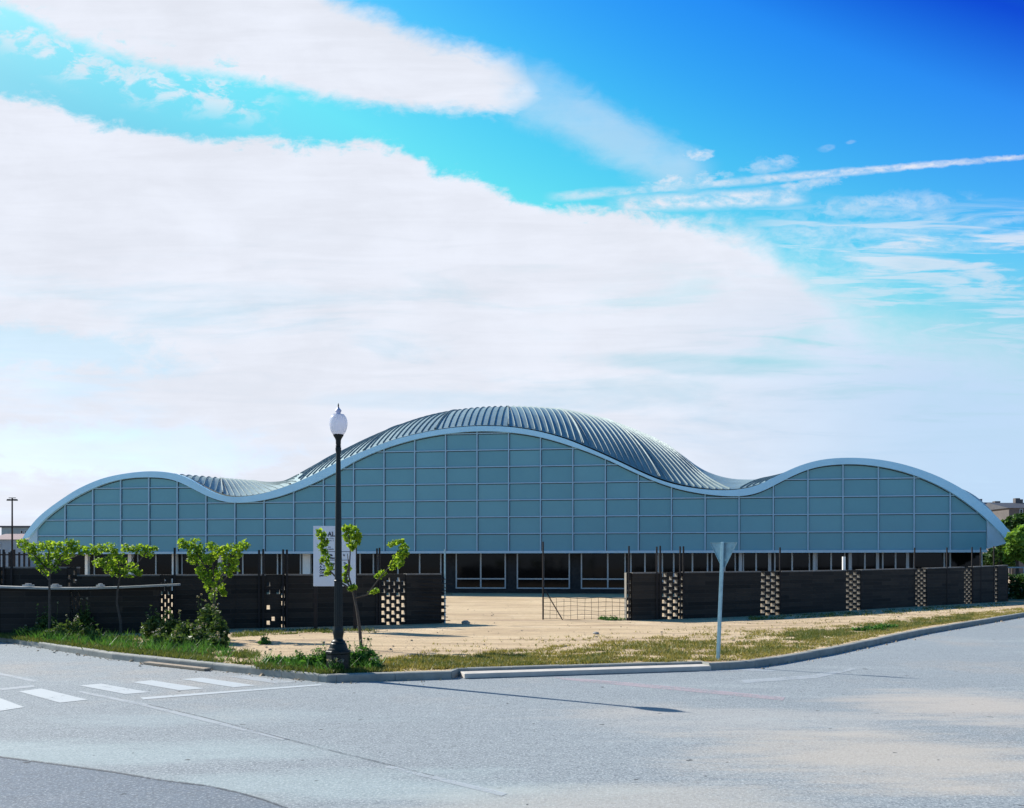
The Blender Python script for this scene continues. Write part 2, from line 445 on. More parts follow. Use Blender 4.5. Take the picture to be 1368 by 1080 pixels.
# ------------------------------------------------------------------ the sports hall
AL = math.radians(8.0); CA, SA = math.cos(AL), math.sin(AL); Y0 = 63.0
def s_of(x):
    u = (x - CX)/F
    return u*Y0/(CA + u*SA)
def sz(x, y):
    s = s_of(x); Y = Y0 - s*SA
    return s, CAMZ + (HY - y)/F*Y
def W(s, t, z):            # facade frame -> world; t is metres behind the facade plane
    return Vector((s*CA + t*SA, Y0 - s*SA + t*CA, z))
OUT = [(33,721),(35,717),(44.4,702.6),(56,690),(70,678.6),(86.5,667),(105,655),(123,646.4),(138,640.5),(155.6,636),(180.5,632),(203,630.3),(220,631),(237.5,633.7),(251.6,638.5),(265.6,646.5),(281,655.5),(295.4,661.5),(314.7,664.4),(334,663.3),(353,660),(369,655.5),(395,646.5),(413,638.6),(430.5,630),(448,620.7),(480,606.5),(502,597.7),(524,589.6),(556.8,581),(585,575.4),(611.6,571.9),(633.5,570.4),(660,570.3),(680,571.3),(719.5,577.4),(759,588.5),(785,599),(811.6,610.5),(838,623),(864,635.2),(890.5,645),(917,651.3),(943,654.7),(969.5,655.6),(990.5,654),(1009,649.7),(1040,635),(1067,623),(1094,615.5),(1126.4,612.5),(1161,613.6),(1193.7,618.5),(1228.7,628.4),(1263.6,643),(1290.6,658.5),(1317.5,679.5),(1339,701),(1351,717),(1353,721)]
INN = [(41,718.6),(41.5,718),(51.5,706.7),(58.5,698.5),(72.5,686),(86.5,675.7),(105,664),(123,655),(140,647.8),(161,641.8),(198.6,638.3),(220,639.3),(237.5,643),(255,651),(274.4,661.2),(295.4,669.4),(311,672),(332,671.8),(353,669),(378,663),(395,657),(413,649.8),(432,641),(448,633),(480,615),(513,601),(552,589),(594,581),(637,577.2),(660,577.2),(679,578.4),(722,584.9),(764,597),(809,614),(851,633.5),(874.7,643.7),(906,654),(943,661),(969.5,663.4),(996,662.8),(1014,658.5),(1032,650),(1054,638.5),(1081,627.3),(1126.4,621),(1172,623.8),(1220.6,636),(1269,658.6),(1304,683.6),(1318,695.7),(1345.7,724.2)]
SO = [sz(*p) for p in OUT]; SI = [sz(*p) for p in INN]
def smooth_curve(pts, n=420, win=7):
    ss = np.linspace(pts[0][0], pts[-1][0], n)
    # cubic Hermite through the points
    xs = np.array([p[0] for p in pts]); zs = np.array([p[1] for p in pts])
    mds = np.gradient(zs, xs)
    out = []
    for s in ss:
        i = min(max(np.searchsorted(xs, s)-1, 0), len(xs)-2); h = xs[i+1]-xs[i]; t = (s-xs[i])/h
        out.append((2*t**3-3*t**2+1)*zs[i] + (t**3-2*t**2+t)*h*mds[i] + (-2*t**3+3*t**2)*zs[i+1] + (t**3-t**2)*h*mds[i+1])
    z = np.array(out); zz = z.copy()
    for i in range(3, n-3):
        zz[i] = z[i-3:i+4].mean()
    return ss, zz
so, zo = smooth_curve(SO); si, zi = smooth_curve(SI)
def zout(s): return float(np.interp(s, so, zo))
def zinn(s): return float(np.interp(s, si, zi))
PITCH = 42.44*Y0/(F*CA)
S00 = s_of(679.7)
Z0 = CAMZ + (HY - 736.2)/F*Y0
ROWS = [Z0 + 1.22 + 1.176*i for i in range(9)]
SL, SR = S00 - 16*PITCH, S00 + 14*PITCH

hall = thing('sports_hall', W(0, 10, 0), 'long blue-grey sports hall with a wavy three-humped roof and gridded facade', 'sports hall')
def panel_mat():
    m, nt, bs = new_mat('cladding_blue_grey')
    tc = nt.n('ShaderNodeTexCoord').outputs['Object']
    sp = nt.n('ShaderNodeSeparateXYZ', {0: nt.n('ShaderNodeMapping', {'Vector': tc, 'Rotation': (0, 0, AL)}).outputs[0]})
    so0 = S00 - float((Matrix.Rotation(AL, 3, 'Z') @ Vector(ROOTLOC[hall.name]) - Matrix.Rotation(AL, 3, 'Z') @ W(0, 0, 0)).x)
    cx_ = nt.math('FLOOR', nt.math('DIVIDE', nt.math('SUBTRACT', sp.outputs[0], so0), PITCH))
    cz_ = nt.math('FLOOR', nt.math('DIVIDE', nt.math('SUBTRACT', sp.outputs[2], ROWS[0]), 1.176))
    wn = nt.n('ShaderNodeTexWhiteNoise', {0: nt.n('ShaderNodeCombineXYZ', {0: cx_, 1: cz_, 2: 0.0}).outputs[0]}, noise_dimensions='3D').outputs['Value']
    blot = nt.noise(tc, .5, 5, .6)
    v = nt.math('ADD', nt.math('MULTIPLY', nt.math('SUBTRACT', wn, .5), .16), nt.math('MULTIPLY', nt.math('SUBTRACT', blot, .5), .35))
    c = nt.ramp(nt.math('ADD', v, .5), [(.3, (.088, .275, .35)), (.7, (.14, .37, .455))])
    nt.t.links.new(c, bs.inputs['Base Color'])
    nt.t.links.new(nt.smooth(blot, .3, .7, .36, .5), bs.inputs['Roughness'])
    bp = nt.n('ShaderNodeBump', {'Height': nt.noise(tc, 1.5, 3), 'Strength': .05, 'Distance': .05})
    nt.t.links.new(bp.outputs[0], bs.inputs['Normal'])
    return m
# cladding
NC = 330; cl = MB(); ss = np.linspace(SL, SR, NC+1)
vs = [W(s, 0, Z0) for s in ss] + [W(s, 0, zinn(s) + .05) for s in ss]
cl.add(vs, [(i, i+1, NC+2+i, NC+1+i) for i in range(NC)])
obj('facade_cladding', cl, M['fascia'], hall)
M['panel'] = panel_mat()
cl_o = bpy.data.objects['facade_cladding']; cl_o.data.materials[0] = M['panel']
# mullion grid
mg = MB(); MW = .042
def fbox(mb, s0, s1, t0, t1, z0, z1, mi=0):
    mb.hexa([W(s0,t0,z0),W(s1,t0,z0),W(s1,t1,z0),W(s0,t1,z0),W(s0,t0,z1),W(s1,t0,z1),W(s1,t1,z1),W(s0,t1,z1)], mi)
for k in range(-15, 14):
    s = S00 + k*PITCH; zt = min(zinn(s-MW), zinn(s+MW)) + .04
    fbox(mg, s-MW, s+MW, -.11, .02, Z0+.002, zt)
fine = np.linspace(SL+.02, SR-.02, 1200)
zfine = np.array([zinn(s) for s in fine])
for z in ROWS:
    ok = zfine > z - .02; i = 0
    while i < len(fine):
        if ok[i]:
            j = i
            while j+1 < len(fine) and ok[j+1]: j += 1
            if fine[j]-fine[i] > .3: fbox(mg, fine[i], fine[j], -.085, .02, z-.037, z+.037)
            i = j+1
        else: i += 1
obj('mullion_grid', mg, M['mullion'], hall)
shd = MB()  # thin dark strips right of and below each mullion, a painted shadow line
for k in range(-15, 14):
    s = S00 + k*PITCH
    fbox(shd, s+MW+.001, s+MW+.045, -.012, .01, Z0+.002, min(zinn(s+MW), zinn(s+MW+.05)) + .03)
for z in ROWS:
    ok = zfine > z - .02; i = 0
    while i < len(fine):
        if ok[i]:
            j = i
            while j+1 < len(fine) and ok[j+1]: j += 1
            if fine[j]-fine[i] > .3: fbox(shd, fine[i], fine[j], -.009, .01, z-.085, z-.043)
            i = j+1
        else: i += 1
gm = MB(); N_ = len(si)  # same painted shade strip, following the lower edge of the fascia
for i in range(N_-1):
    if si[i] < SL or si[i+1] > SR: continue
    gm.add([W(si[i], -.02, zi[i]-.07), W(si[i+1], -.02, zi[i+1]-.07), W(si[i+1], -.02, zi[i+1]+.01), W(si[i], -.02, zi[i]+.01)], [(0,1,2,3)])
shd.add(gm.v, gm.f)
obj('gasket', shd, M['dark_gasket'], hall)
bt = MB(); fbox(bt, SL, SR, -.16, .3, Z0-.17, Z0-.003)
obj('base_rail', bt, M['endcap'], hall)
# fascia band, real depth
fa = MB(); n = 420
for (s0, z0), (s1, z1) in zip(zip(so, zo), zip(si, zi)):
    # outer front, inner front, inner back, outer back
    for s, z, t in ((s0, z0, -.30), (s1, z1, -.30), (s1, z1, .08), (s0, z0, .25)): fa.v.append(tuple(W(s, t, z)))
for i in range(n-1):
    for q in range(4):
        a, b = i*4+q, i*4+(q+1) % 4
        fa.f.append((a, b, b+4, a+4)); fa.m.append(0)
fa.f += [(0,1,2,3), tuple((n-1)*4+q for q in (3,2,1,0))]; fa.m += [0,0]
obj('fascia', fa, M['fascia'], hall)
for nm, pts, lab in (('end_cap', [(1318,733.2),(1318,695),(1346,723.8),(1345,725.5),(1336,728.5),(1323,732)], None),
                     ('end_cap', [(51,738.2),(51,706.5),(41.5,718),(39,722),(45,731),(49,737)], None)):
    ec = MB(); ec.prism([W(sz(*p)[0], -.10, sz(*p)[1]) for p in pts], W(0, 1.2, 0) - W(0, 0, 0))
    obj(nm, ec, M['endcap'], hall)

# roof surface: front edge follows the fascia, crown found from the silhouette of the dome
SIL = [(237,634),(255,636.5),(275,637.8),(300,640),(320,641.5),(340,643),(360,645),(380,646.3),(395,646.5),(413,638),(430.5,628.5),(448,617),(480,598),(502,586),(524,575),(546,566),(567.7,558.5),(589.6,553),(611.6,548.8),(644.5,545.2),(666,544),(688,543.5),(720,545),(755,548.6),(785,554.5),(811.6,562),(838,571.4),(864,581.5),(890.5,594.5),(917,611),(943,630.5),(959,640),(972,643.4),(996,641),(1022,638.5),(1039,635)]
T = 19.0; NS, NTT = 300, 48
S = np.linspace(so[0], so[-1], NS); ZF = np.array([zout(s) for s in S])
tt = np.linspace(0, T, 25); GEXP = 3.0; gg = 1-(1-tt/T)**GEXP
SILX = [(33,727)] + [(x, y+5.0) for x, y in OUT if 40 < x < 215] + SIL + [(x, y+4.0) for x, y in OUT if 1055 < x < 1345] + [(1353,727)]
KN = np.linspace(S[0], S[-1], 27); KF = np.array([zout(k) for k in KN]); KB_ = KF + .5
for it in range(120):
    zb = np.interp(KN, KN, KB_)
    for i, s in enumerate(KN):
        X = s*CA + tt*SA; Yv = Y0 - s*SA + tt*CA
        zz = KF[i] + (KB_[i]-KF[i])*gg
        xp = CX + F*X/Yv; yp = HY - F*(zz-CAMZ)/Yv
        k = 10 + int(np.argmin(yp[10:]))
        KB_[i] += .4*(yp[k] - lerp_tab(SILX, xp[k]))/F*Yv[k]
        KB_[i] = max(KB_[i], 2.2)
def cubic(x, xs, ys):
    m_ = np.gradient(ys, xs); i = np.clip(np.searchsorted(xs, x)-1, 0, len(xs)-2); h = xs[i+1]-xs[i]; t = (x-xs[i])/h
    return (2*t**3-3*t**2+1)*ys[i] + (t**3-2*t**2+t)*h*m_[i] + (-2*t**3+3*t**2)*ys[i+1] + (t**3-t**2)*h*m_[i+1]
ZB = cubic(S, KN, KB_)
HUMP = np.interp(S, [s_of(x) for x in (205, 262, 1010, 1060)], [1, 0, 0, 1])     # a parapet hides the roof edge on the side humps
def roof_z(s, t):
    f = np.interp(s, S, ZF); b = np.interp(s, S, ZB)
    return float(f + (b-f)*(1-abs(1-min(max(t, 0), 2*T)/T)**GEXP) - .2*np.interp(s, S, HUMP))
rf = MB(); RO = .02
for j in range(NTT+1):
    t = .2 + (2*T-.4)*j/NTT
    for s in S: rf.v.append(tuple(W(s, t, roof_z(s, t) + RO)))
for j in range(NTT):
    for i in range(NS-1):
        a = j*NS+i; rf.f.append((a, a+1, a+NS+1, a+NS)); rf.m.append(0)
nsurf = len(rf.f)
# standing seams in fan-shaped fields that meet along hips
BL = (s_of(398), -.35); BR = (s_of(980), -.2)           # valley lines between the three fields
FANS = [(-60.0, s_of(480), -33.0, 22.0, None, BL), (s_of(330), s_of(984), -6.7, 43.0, BL, BR)]
def seam(pts, w, h):
    b = len(rf.v); n = len(pts)
    for i, (s, t) in enumerate(pts):
        a = pts[max(i-1, 0)]; c = pts[min(i+1, n-1)]
        pa, pc = W(a[0], a[1], roof_z(*a)), W(c[0], c[1], roof_z(*c))
        d = (pc-pa).normalized()
        e = .12
        du = W(s+e, t, roof_z(s+e, t)) - W(s-e, t, roof_z(s-e, t)); dv = W(s, t+e, roof_z(s, t+e)) - W(s, t-e, roof_z(s, t-e))
        nn = du.cross(dv).normalized()
        if nn.z < 0: nn = -nn
        sd = d.cross(nn).normalized(); p = W(s, t, roof_z(s, t) + RO)
        for q in (p - sd*w - nn*.03, p - sd*w*.3 + nn*h, p + sd*w*.3 + nn*h, p + sd*w - nn*.03): rf.v.append(tuple(q))
    for i in range(n-1):
        for q in range(3):
            a = b+i*4+q; rf.f.append((a, a+1, a+5, a+4)); rf.m.append(1)
SECT = 5.3; SP = .47
for lo, hi, sA, tA, bl, br in FANS:
    k0 = math.floor((lo - S00)/SECT) - 1; k1 = math.ceil((hi - S00)/SECT) + 1
    for k in range(k0, k1):
        b0, b1 = S00 + k*SECT, S00 + (k+1)*SECT
        c = (b0+b1)/2
        for j in range(int(SECT/SP)+1):
            f0 = b0 + j*SP
            if f0 < lo or f0 > hi or f0 < S[0]+.1 or f0 > S[-1]-.1: continue
            hip = (j == 0)
            pts = []
            for q in range(40):
                t = .3 + q*T*1.25/39
                if hip: s = b0 + (sA-b0)*min(t/tA, .95)
                else:
                    s = f0 + (sA-c)*t/tA
                    u = min(t/tA, .95)
                    if not (b0+(sA-b0)*u <= s <= b1+(sA-b1)*u): break
                if s < S[0]+.3 or s > S[-1]-.3: break
                if (bl and s < bl[0] + bl[1]*t) or (br and s > br[0] + br[1]*t):
                    if pts: break
                    continue
                pts.append((s, t))
            if len(pts) > 1: seam(pts, .018 if not hip else .05, .08 if not hip else .12)
for i in range(13):                                   # seams of the right hand valley
    f0 = s_of(986) + i*.42
    seam([(f0 + .55*t, t) for t in np.linspace(.3, 9, 14) if f0 + .55*t < s_of(1090)], .018, .08)
ro = obj('roof', rf, [M['roof'], M['seam']], hall)
ro.data.polygons.foreach_set("use_smooth", [i < nsurf for i in range(len(ro.data.polygons))])
# rear wall under the back edge, soffit
rw = MB(); ss = np.linspace(S[2], S[-3], 160)
vs = [W(s, 2*T-.3, Z0-.2) for s in ss] + [W(s, 2*T-.3, max(Z0-.1, roof_z(s, 2*T-.3))) for s in ss]
rw.add(vs, [(i, 160+i, 161+i, i+1) for i in range(159)]); obj('rear_wall', rw, M['panel'], hall)
sf = MB(); fbox(sf, SL+.2, SR-.2, .32, 2*T-.4, Z0-.02, Z0+.10); obj('soffit', sf, M['soffit'], hall)
# ground floor: dark plinth and piers, one window after the other
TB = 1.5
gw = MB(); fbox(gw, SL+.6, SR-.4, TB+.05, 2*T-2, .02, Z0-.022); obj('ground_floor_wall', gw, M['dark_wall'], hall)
def fpx(x):               # facade-wall position seen at photo column x, on the glazing plane
    u = (x-CX)/F; Yb = Y0 + TB*CA
    return (u*Yb - TB*SA)/(CA + u*SA)
def window(x0, x1, zb, mulls, transom=None, wide=.05):
    s0, s1 = fpx(x0), fpx(x1); zt = Z0 - .06
    f = MB(); w = .045
    fbox(f, s0, s0+w*2, TB-.08, TB+.04, zb, zt); fbox(f, s1-w*2, s1, TB-.08, TB+.04, zb, zt)
    fbox(f, s0+w*2, s1-w*2, TB-.078, TB+.04, zb, zb+.09); fbox(f, s0+w*2, s1-w*2, TB-.078, TB+.04, zt-.06, zt-.002)
    for m in mulls:
        sm = fpx(m); fbox(f, sm-wide, sm+wide, TB-.09, TB+.03, zb+.092, zt-.062)
    if transom is not None:
        fbox(f, s0+w*2, s1-w*2, TB-.07, TB+.03, transom-.045, transom+.045)
    fo = obj('window', f, M['frame'], hall)
    p = MB(); fbox(p, s0+w*2, s1-w*2, TB-.02, TB+.0, zb+.09, zt-.062); obj('pane', p, M['glass'], fo)
zb_e = CAMZ - 31.5/F*Y0; ztr = CAMZ - 18/F*Y0
window(609, 676, zb_e, [642.5], ztr); window(690.5, 761.5, zb_e, [726], ztr); window(776, 836, zb_e, [812], ztr)
for x0, x1, mm in ((76,118,[]),(126,174,[150]),(184,233,[209]),(243,293,[268]),(303,372,[318,325,350]),(376,406,[402]),(424,500,[450,481.5]),(504,590,[532,561]),
                   (842,880,[861.6]),(884,946,[900,925]),(950,983,[968]),(992,1030,[1010,1027]),(1034,1082,[1058]),(1090,1129,[1110]),(1136,1174,[1155,1171]),(1178,1214,[1196,1211]),(1220,1262,[]),(1268,1312,[])):
    window(x0, x1, .95, mm)
for x, w in ((121,3.5),(178.5,4.5),(237.5,6),(298,4),(413,9.5),(988,4),(1086,3.5),(1133,3)):
    c_ = MB(); s0, s1 = fpx(x-w/2), fpx(x+w/2)
    fbox(c_, s0, s1, TB-.55, TB-.25, .08, Z0-.024); obj('column', c_, M['white'] if x < 900 else M['frame'], hall)

# ------------------------------------------------------------------ brick walls with pierced panels
def wall_pt(tab, x):
    return G(x, lerp_tab(tab, x), SOIL)
def top_z(tab, top, x):
    p = wall_pt(tab, x); return CAMZ + (HY - lerp_tab(top, x))/F*p.y
TH = .12; TL = .085
def lattice(mb, a, b, z0, z1, ncol, fill=0.0):
    """alternating open cells through the whole thickness"""
    a = Vector((a.x, a.y)); b = Vector((b.x, b.y)); L = (b-a).length; cw = L/ncol; d = (b-a)/L
    pitch = .245; hole = .135
    for i in range(ncol+1):
        st = .024
        p0 = a + d*max(0, i*cw - st); p1 = a + d*min(L, i*cw + st)
        mb.obox(p0, p1, TL+.003, z0, z1)
    for i in range(ncol):
        p0 = a + d*(i*cw + .024); p1 = a + d*((i+1)*cw - .024)
        z = z0 + (.04 if i % 2 else .04 + pitch/2)
        prev = z0
        while z + hole < z1 - .02:
            if random.random() >= fill:
                mb.obox(p0, p1, TL, prev, z); prev = z + hole
            z += pitch
        mb.obox(p0, p1, TL, prev, z1)
def build_wall(root, tab, top, xs, lats, posts, posttop, cap=True, capmat=None):
    """xs: [x0, x1] span in the photograph; lats: (x0, x1, columns)"""
    cuts = sorted(lats); segs = []; cur = xs[0]
    for l0, l1, nc in cuts:
        if l0 > cur: segs.append((cur, l0))
        cur = l1
    if cur < xs[1]: segs.append((cur, xs[1]))
    for x0, x1 in segs:
        n = max(1, int((x1-x0)/40)); m = MB()
        for i in range(n):
            u0, u1 = x0+(x1-x0)*i/n, x0+(x1-x0)*(i+1)/n
            pa, pb = wall_pt(tab, u0), wall_pt(tab, u1)
            m.obox(pa, pb, TH, .06, top_z(tab, top, u0)-.05, .06, top_z(tab, top, u1)-.05)
            m.obox(pa, pb, TH+.025, top_z(tab, top, u0)-.048, top_z(tab, top, u0), top_z(tab, top, u1)-.048, top_z(tab, top, u1), mi=1)
        obj('wall_panel', m, [M['brick'], capmat or M['capline']], root)
    for l0, l1, nc in cuts:
        m = MB(); pa, pb = wall_pt(tab, l0), wall_pt(tab, l1)
        lattice(m, pa, pb, .06, min(top_z(tab, top, l0), top_z(tab, top, l1))-.01, abs(nc), .62 if nc < 0 else 0.0)
        d_ = (pb-pa).normalized()
        for fi, f_ in enumerate(m.f):                       # shaded fronts dark, sunlit hole sides pale: the light is put into the colour
            v0, v1, v2 = (Vector(m.v[q]) for q in f_[:3]); n_ = (v1-v0).cross(v2-v1).normalized()
            m.m[fi] = 0 if abs(n_.dot(d_)) < .5 and abs(n_.z) < .5 else 1
        obj('lattice_panel', m, [M['brick'], M['lattice']], root)
    for x in posts:
        p = wall_pt(tab, x); zt = CAMZ + (HY - posttop)/F*p.y + random.uniform(-.04, .05)
        m = MB(); q = Vector((p.x, p.y-TH-.04, 0)); m.box(q.x-.028, q.x+.028, q.y-.022, q.y+.022, .08, zt); obj('post', m, M['steel_rust'], root)
M['lattice'] = simple('pierced_block', (.22, .205, .18), .85, 0, .2, 5, bump=.2)  # pale tone standing for sun on the hole sides
M['capline'] = simple('wall_top_mortar', (.16, .15, .14), .85, 0, .3, 4, bump=.2)

RT = [(838,829),(885,827.5),(960,825),(1013,822.5),(1060,820),(1127,816),(1217,810.5),(1285,807),(1343,803.5)]
RTop = [(838,765),(960,763.6),(1060,762.8),(1130,761.5),(1240,758.8),(1300,757),(1343,755)]
rwall = thing('brick_wall', wall_pt(RT, 1000), 'dark curved brick wall with pierced strips right of the gate', 'wall', 'dark brick boundary walls')
build_wall(rwall, RT, RTop, (836, 1343), [(835.5,842,1),(882,911,4),(1013,1040,4),(1127,1147,4),(1219.5,1235,4),(1285,1297,4),(1324,1330,2)],
           [839.5,876.5,881,907.5,912,1040.5,1220,1263,1296.5,1308,1325.5], 731)
pe = wall_pt(RT, 1343); m = MB(); m.obox((pe.x+.1, pe.y+.125), (pe.x+3.5, pe.y+9), TH, .06, 2.0); obj('return_panel', m, M['brick'], rwall)
LT = [(-90,845),(100,843),(163,842.5),(306,840),(420,837.5),(573,833.5),(594,832.5)]
LTop = [(-90,757),(104.9,757.5),(105,768),(400,767.2),(594,766.3)]
lwall = thing('brick_wall', wall_pt(LT, 380), 'dark brick wall with a pierced panel behind the sign and lamp', 'wall', 'dark brick boundary walls')
build_wall(lwall, LT, LTop, (-90, 104.9), [(-4,8,2),(91,104.5,2)], [-20,3,9,19.5], 735)
build_wall(lwall, LT, LTop, (105, 588), [(214,232,4),(355,381,-4),(508,541,5)], [236,348,353.5,380,385,504.6,508], 734)
m = MB()
for i in range(12):
    z = .25 + i*.125; x0 = 555 + random.uniform(0, 20); x1 = 594 + random.uniform(0, 12)
    pa, pb = wall_pt(LT, x0), wall_pt(LT, 590); dx = (x1-590)/F*pb.y
    m.tube([(pa.x, pa.y-TH-.03, z + .05), (pb.x + dx, pb.y-TH-.06, z + random.uniform(-.04, .02))], .013, 6)
obj('rebar', m, M['steel_rust'], lwall)
m = MB(); pb = wall_pt(LT, 588)
for i in range(6): m.box(pb.x-.02, pb.x+.16, pb.y-.10, pb.y+.10, .14+i*.24, .14+i*.24+.12)
obj('wall_end', m, M['brick'], lwall)
m = MB(); p = wall_pt(LT, 593); m.tube([(p.x+.05, p.y-.2, .1), (p.x+.05, p.y-.2, 2.66)], .028, 8); obj('post', m, M['galv'], lwall)
# low front wall with pale coping
FT = [(-90,849),(0,848.5),(120,847),(241,845)]; FTop = [(-90,783.5),(0,785.6),(60,787.5),(110,787.8),(170,786),(241,782.5)]
fwall = thing('brick_wall', wall_pt(FT, 120), 'low dark brick wall topped by a pale coping slab at far left', 'wall', 'dark brick boundary walls')
build_wall(fwall, FT, FTop, (-90, 213), [(95,109,3)], [], 780, capmat=M['brick'])
n = 14; m = MB()
for i in range(n):
    u0, u1 = -90 + 330*i/n, -90 + 330*(i+1)/n
    pa, pb = wall_pt(FT, u0), wall_pt(FT, u1)
    m.obox(pa, pb, .30, top_z(FT, FTop, u0)+.004, top_z(FT, FTop, u0)+.06, top_z(FT, FTop, u1)+.004, top_z(FT, FTop, u1)+.06, back=.22)
obj('coping', m, M['coping'], fwall)
for x, w, lab in ((40,11,'broken pale tile lying on the coping, left of the first tree'), (76,13,'flat grey tile lying on the coping, right of the first trunk'), (136,7,'small tile fragment on the coping beside the second trunk')):
    p = wall_pt(FT, x); z = top_z(FT, FTop, x) + .075
    m = MB(); hw = w/F*p.y/2
    m.prism([(p.x-hw, p.y-.2, z), (p.x+hw*.8, p.y-.24, z), (p.x+hw, p.y+.02, z), (p.x-hw*.7, p.y+.05, z)], (0, 0, .045))
    m.prism([(p.x-hw*.5, p.y-.15, z+.047), (p.x+hw*.6, p.y-.18, z+.047), (p.x+hw*.5, p.y-.02, z+.047), (p.x-hw*.6, p.y-.01, z+.047)], (0, 0, .035))
    tag(obj('loose_tile', m, M['tile']), lab, 'tile', 'loose tiles on the low wall')

# wire gate
gp = G(725.5, 828, SOIL); ge = wall_pt(RT, 837); ge = Vector((ge.x, ge.y-.05, SOIL))
gate = thing('wire_gate', gp, 'sagging wire mesh gate with a tall thin post across the sandy entrance', 'gate')
m = MB(); m.tube([gp - Vector((0,0,.1)), gp + Vector((.0,0,2.85))], .03, 8); obj('post', m, M['steel_rust'], gate)
gh = .80; d = ge - gp; d.z = 0
m = MB(); nv = 12
for i in range(nv+1):
    q = gp + d*(i/nv); sag = .06*math.sin(i*1.7)
    m.tube([q + Vector((0,0,.02)), q + d.normalized()*.02*math.sin(i*2.3) + Vector((0, 0, gh + sag*.4))], .007, 5)
for j in range(6):
    pts = [gp + d*(i/nv) + Vector((0, .015, .03 + j*gh/5.2 + .02*math.sin(i*1.1+j))) for i in range(nv+1)]
    m.tube(pts, .007 if j < 5 else .011, 5)
obj('wire_mesh', m, M['steel_rust'], gate)
m = MB(); m.tube([gp + Vector((.06, -.03, 1.1)), gp + d*.235 + Vector((0, -.03, .0))], .020, 6); obj('brace', m, M['steel_rust'], gate)

pk = thing('picket_fence', P(8, 757, 40) - Vector((0, 0, P(8, 757, 40).z - SOIL)), 'dark steel picket fence standing behind the far left wall', 'fence')
m = MB()
for i in range(16):
    q = P(-60 + i*6.6, 738, 40); m.box(q.x-.035, q.x+.035, q.y-.03, q.y+.03, .1, q.z + (.12 if i % 3 == 0 else 0))
a, b = P(-64, 741, 40), P(42, 741, 40); m.box(a.x, b.x, 39.95, 39.968, a.z-.04, a.z+.02); m.box(a.x, b.x, 39.95, 39.968, .5, .56)
obj('pickets', m, M['steel_rust'], pk)
q = wall_pt(RT, 1140); st_ = thing('stub_post', (q.x, q.y+1.2, SOIL), 'short white post rising just behind the right brick wall', 'post')
m = MB(); m.box(q.x-.06+.02, q.x+.06+.02, q.y+1.14, q.y+1.26, .1, CAMZ + (HY-744)/F*(q.y+1.2)); obj('shaft', m, M['white'], st_, bevel=.005)

# ------------------------------------------------------------------ lamp post
LY = 16.72; mpp = LY/F
lc = Vector(((452-CX)*mpp, LY, SOIL))
lamp = thing('street_lamp', lc, 'dark cast iron lamp post with a white globe at the kerb corner', 'street lamp')
def LZ(y): return CAMZ + (HY-y)*mpp - SOIL
def lprof(rows): return [(w*mpp/2, LZ(y)) for w, y in rows]
m = MB(); m.lathe(lc, [(.235,-.02),(.235,.03),(.222,.045),(.222,.33),(.236,.345),(.236,.385),(.215,.40)], 8, rot=math.pi/8)
obj('plinth', m, M['lamp_iron'], lamp, bevel=.006)
m = MB(); m.lathe(lc, [(.212,.402)] + lprof([(29.5,871),(27,868.5),(26,866.5),(24.5,866),(22.5,862),(21.5,860),(20,859.5),(18.5,858.2),(18.5,856.8),(14,855.2),(12.2,853.5),(12.5,851),(14,847.5),(14.6,844.5),(14,841),(12.6,838.5),(12.6,837)]), 24)
obj('base', m, M['lamp_iron'], lamp, smooth=True)
m = MB(); m.lathe(lc, lprof([(12.0,836.9),(11.2,790),(10.9,778)]), 28, flute=1, depth=.11)
obj('fluted_shaft', m, M['lamp_iron'], lamp)
m = MB(); m.lathe(lc, lprof([(11.6,777.9),(11.6,776),(9.8,775),(9.2,740),(8.2,690),(7.0,640),(6.2,614),(6.0,606)]), 20)
obj('shaft', m, M['lamp_iron'], lamp, smooth=True)
m = MB(); m.lathe(lc, lprof([(6.1,605.9),(7.4,602.5),(7.9,599.6),(7.3,597.8),(5.8,597.4),(7.2,596.6),(7.2,595.4),(5.8,595),(6.8,593.5),(7.0,588.5),(9.5,585.5),(12.6,583.2),(13.8,582),(13.8,580.9),(12.6,580.8)]), 24)
obj('collar', m, M['lamp_iron'], lamp, smooth=True)
m = MB(); m.lathe(lc, lprof([(12.2,581.2),(14.6,580.5),(18.8,577.5),(21.8,573.6),(23.8,568.8),(24.2,564.8),(23.2,560.8),(20.6,557.2),(16.6,554.9),(14,554.4)]), 32)
obj('globe', m, M['globe'], lamp, smooth=True)
m = MB(); m.lathe(lc, lprof([(14,555),(16.2,555.2),(16.2,554.2),(9,553.6),(6.2,553.2),(5.9,552),(7.2,550.4),(8.8,548.9),(7.4,547.8),(4.6,546.2),(2.6,544.9)]), 24)
cap_o = obj('globe_cap', m, M['lamp_cap'], lamp, smooth=True)
m = MB(); m.lathe(lc, lprof([(2.3,545.1),(2.6,544.4),(1.6,543.6),(1.9,541.8),(1.2,540),(.3,538.8)]), 10)
obj('finial', m, M['lamp_iron'], cap_o, smooth=True)

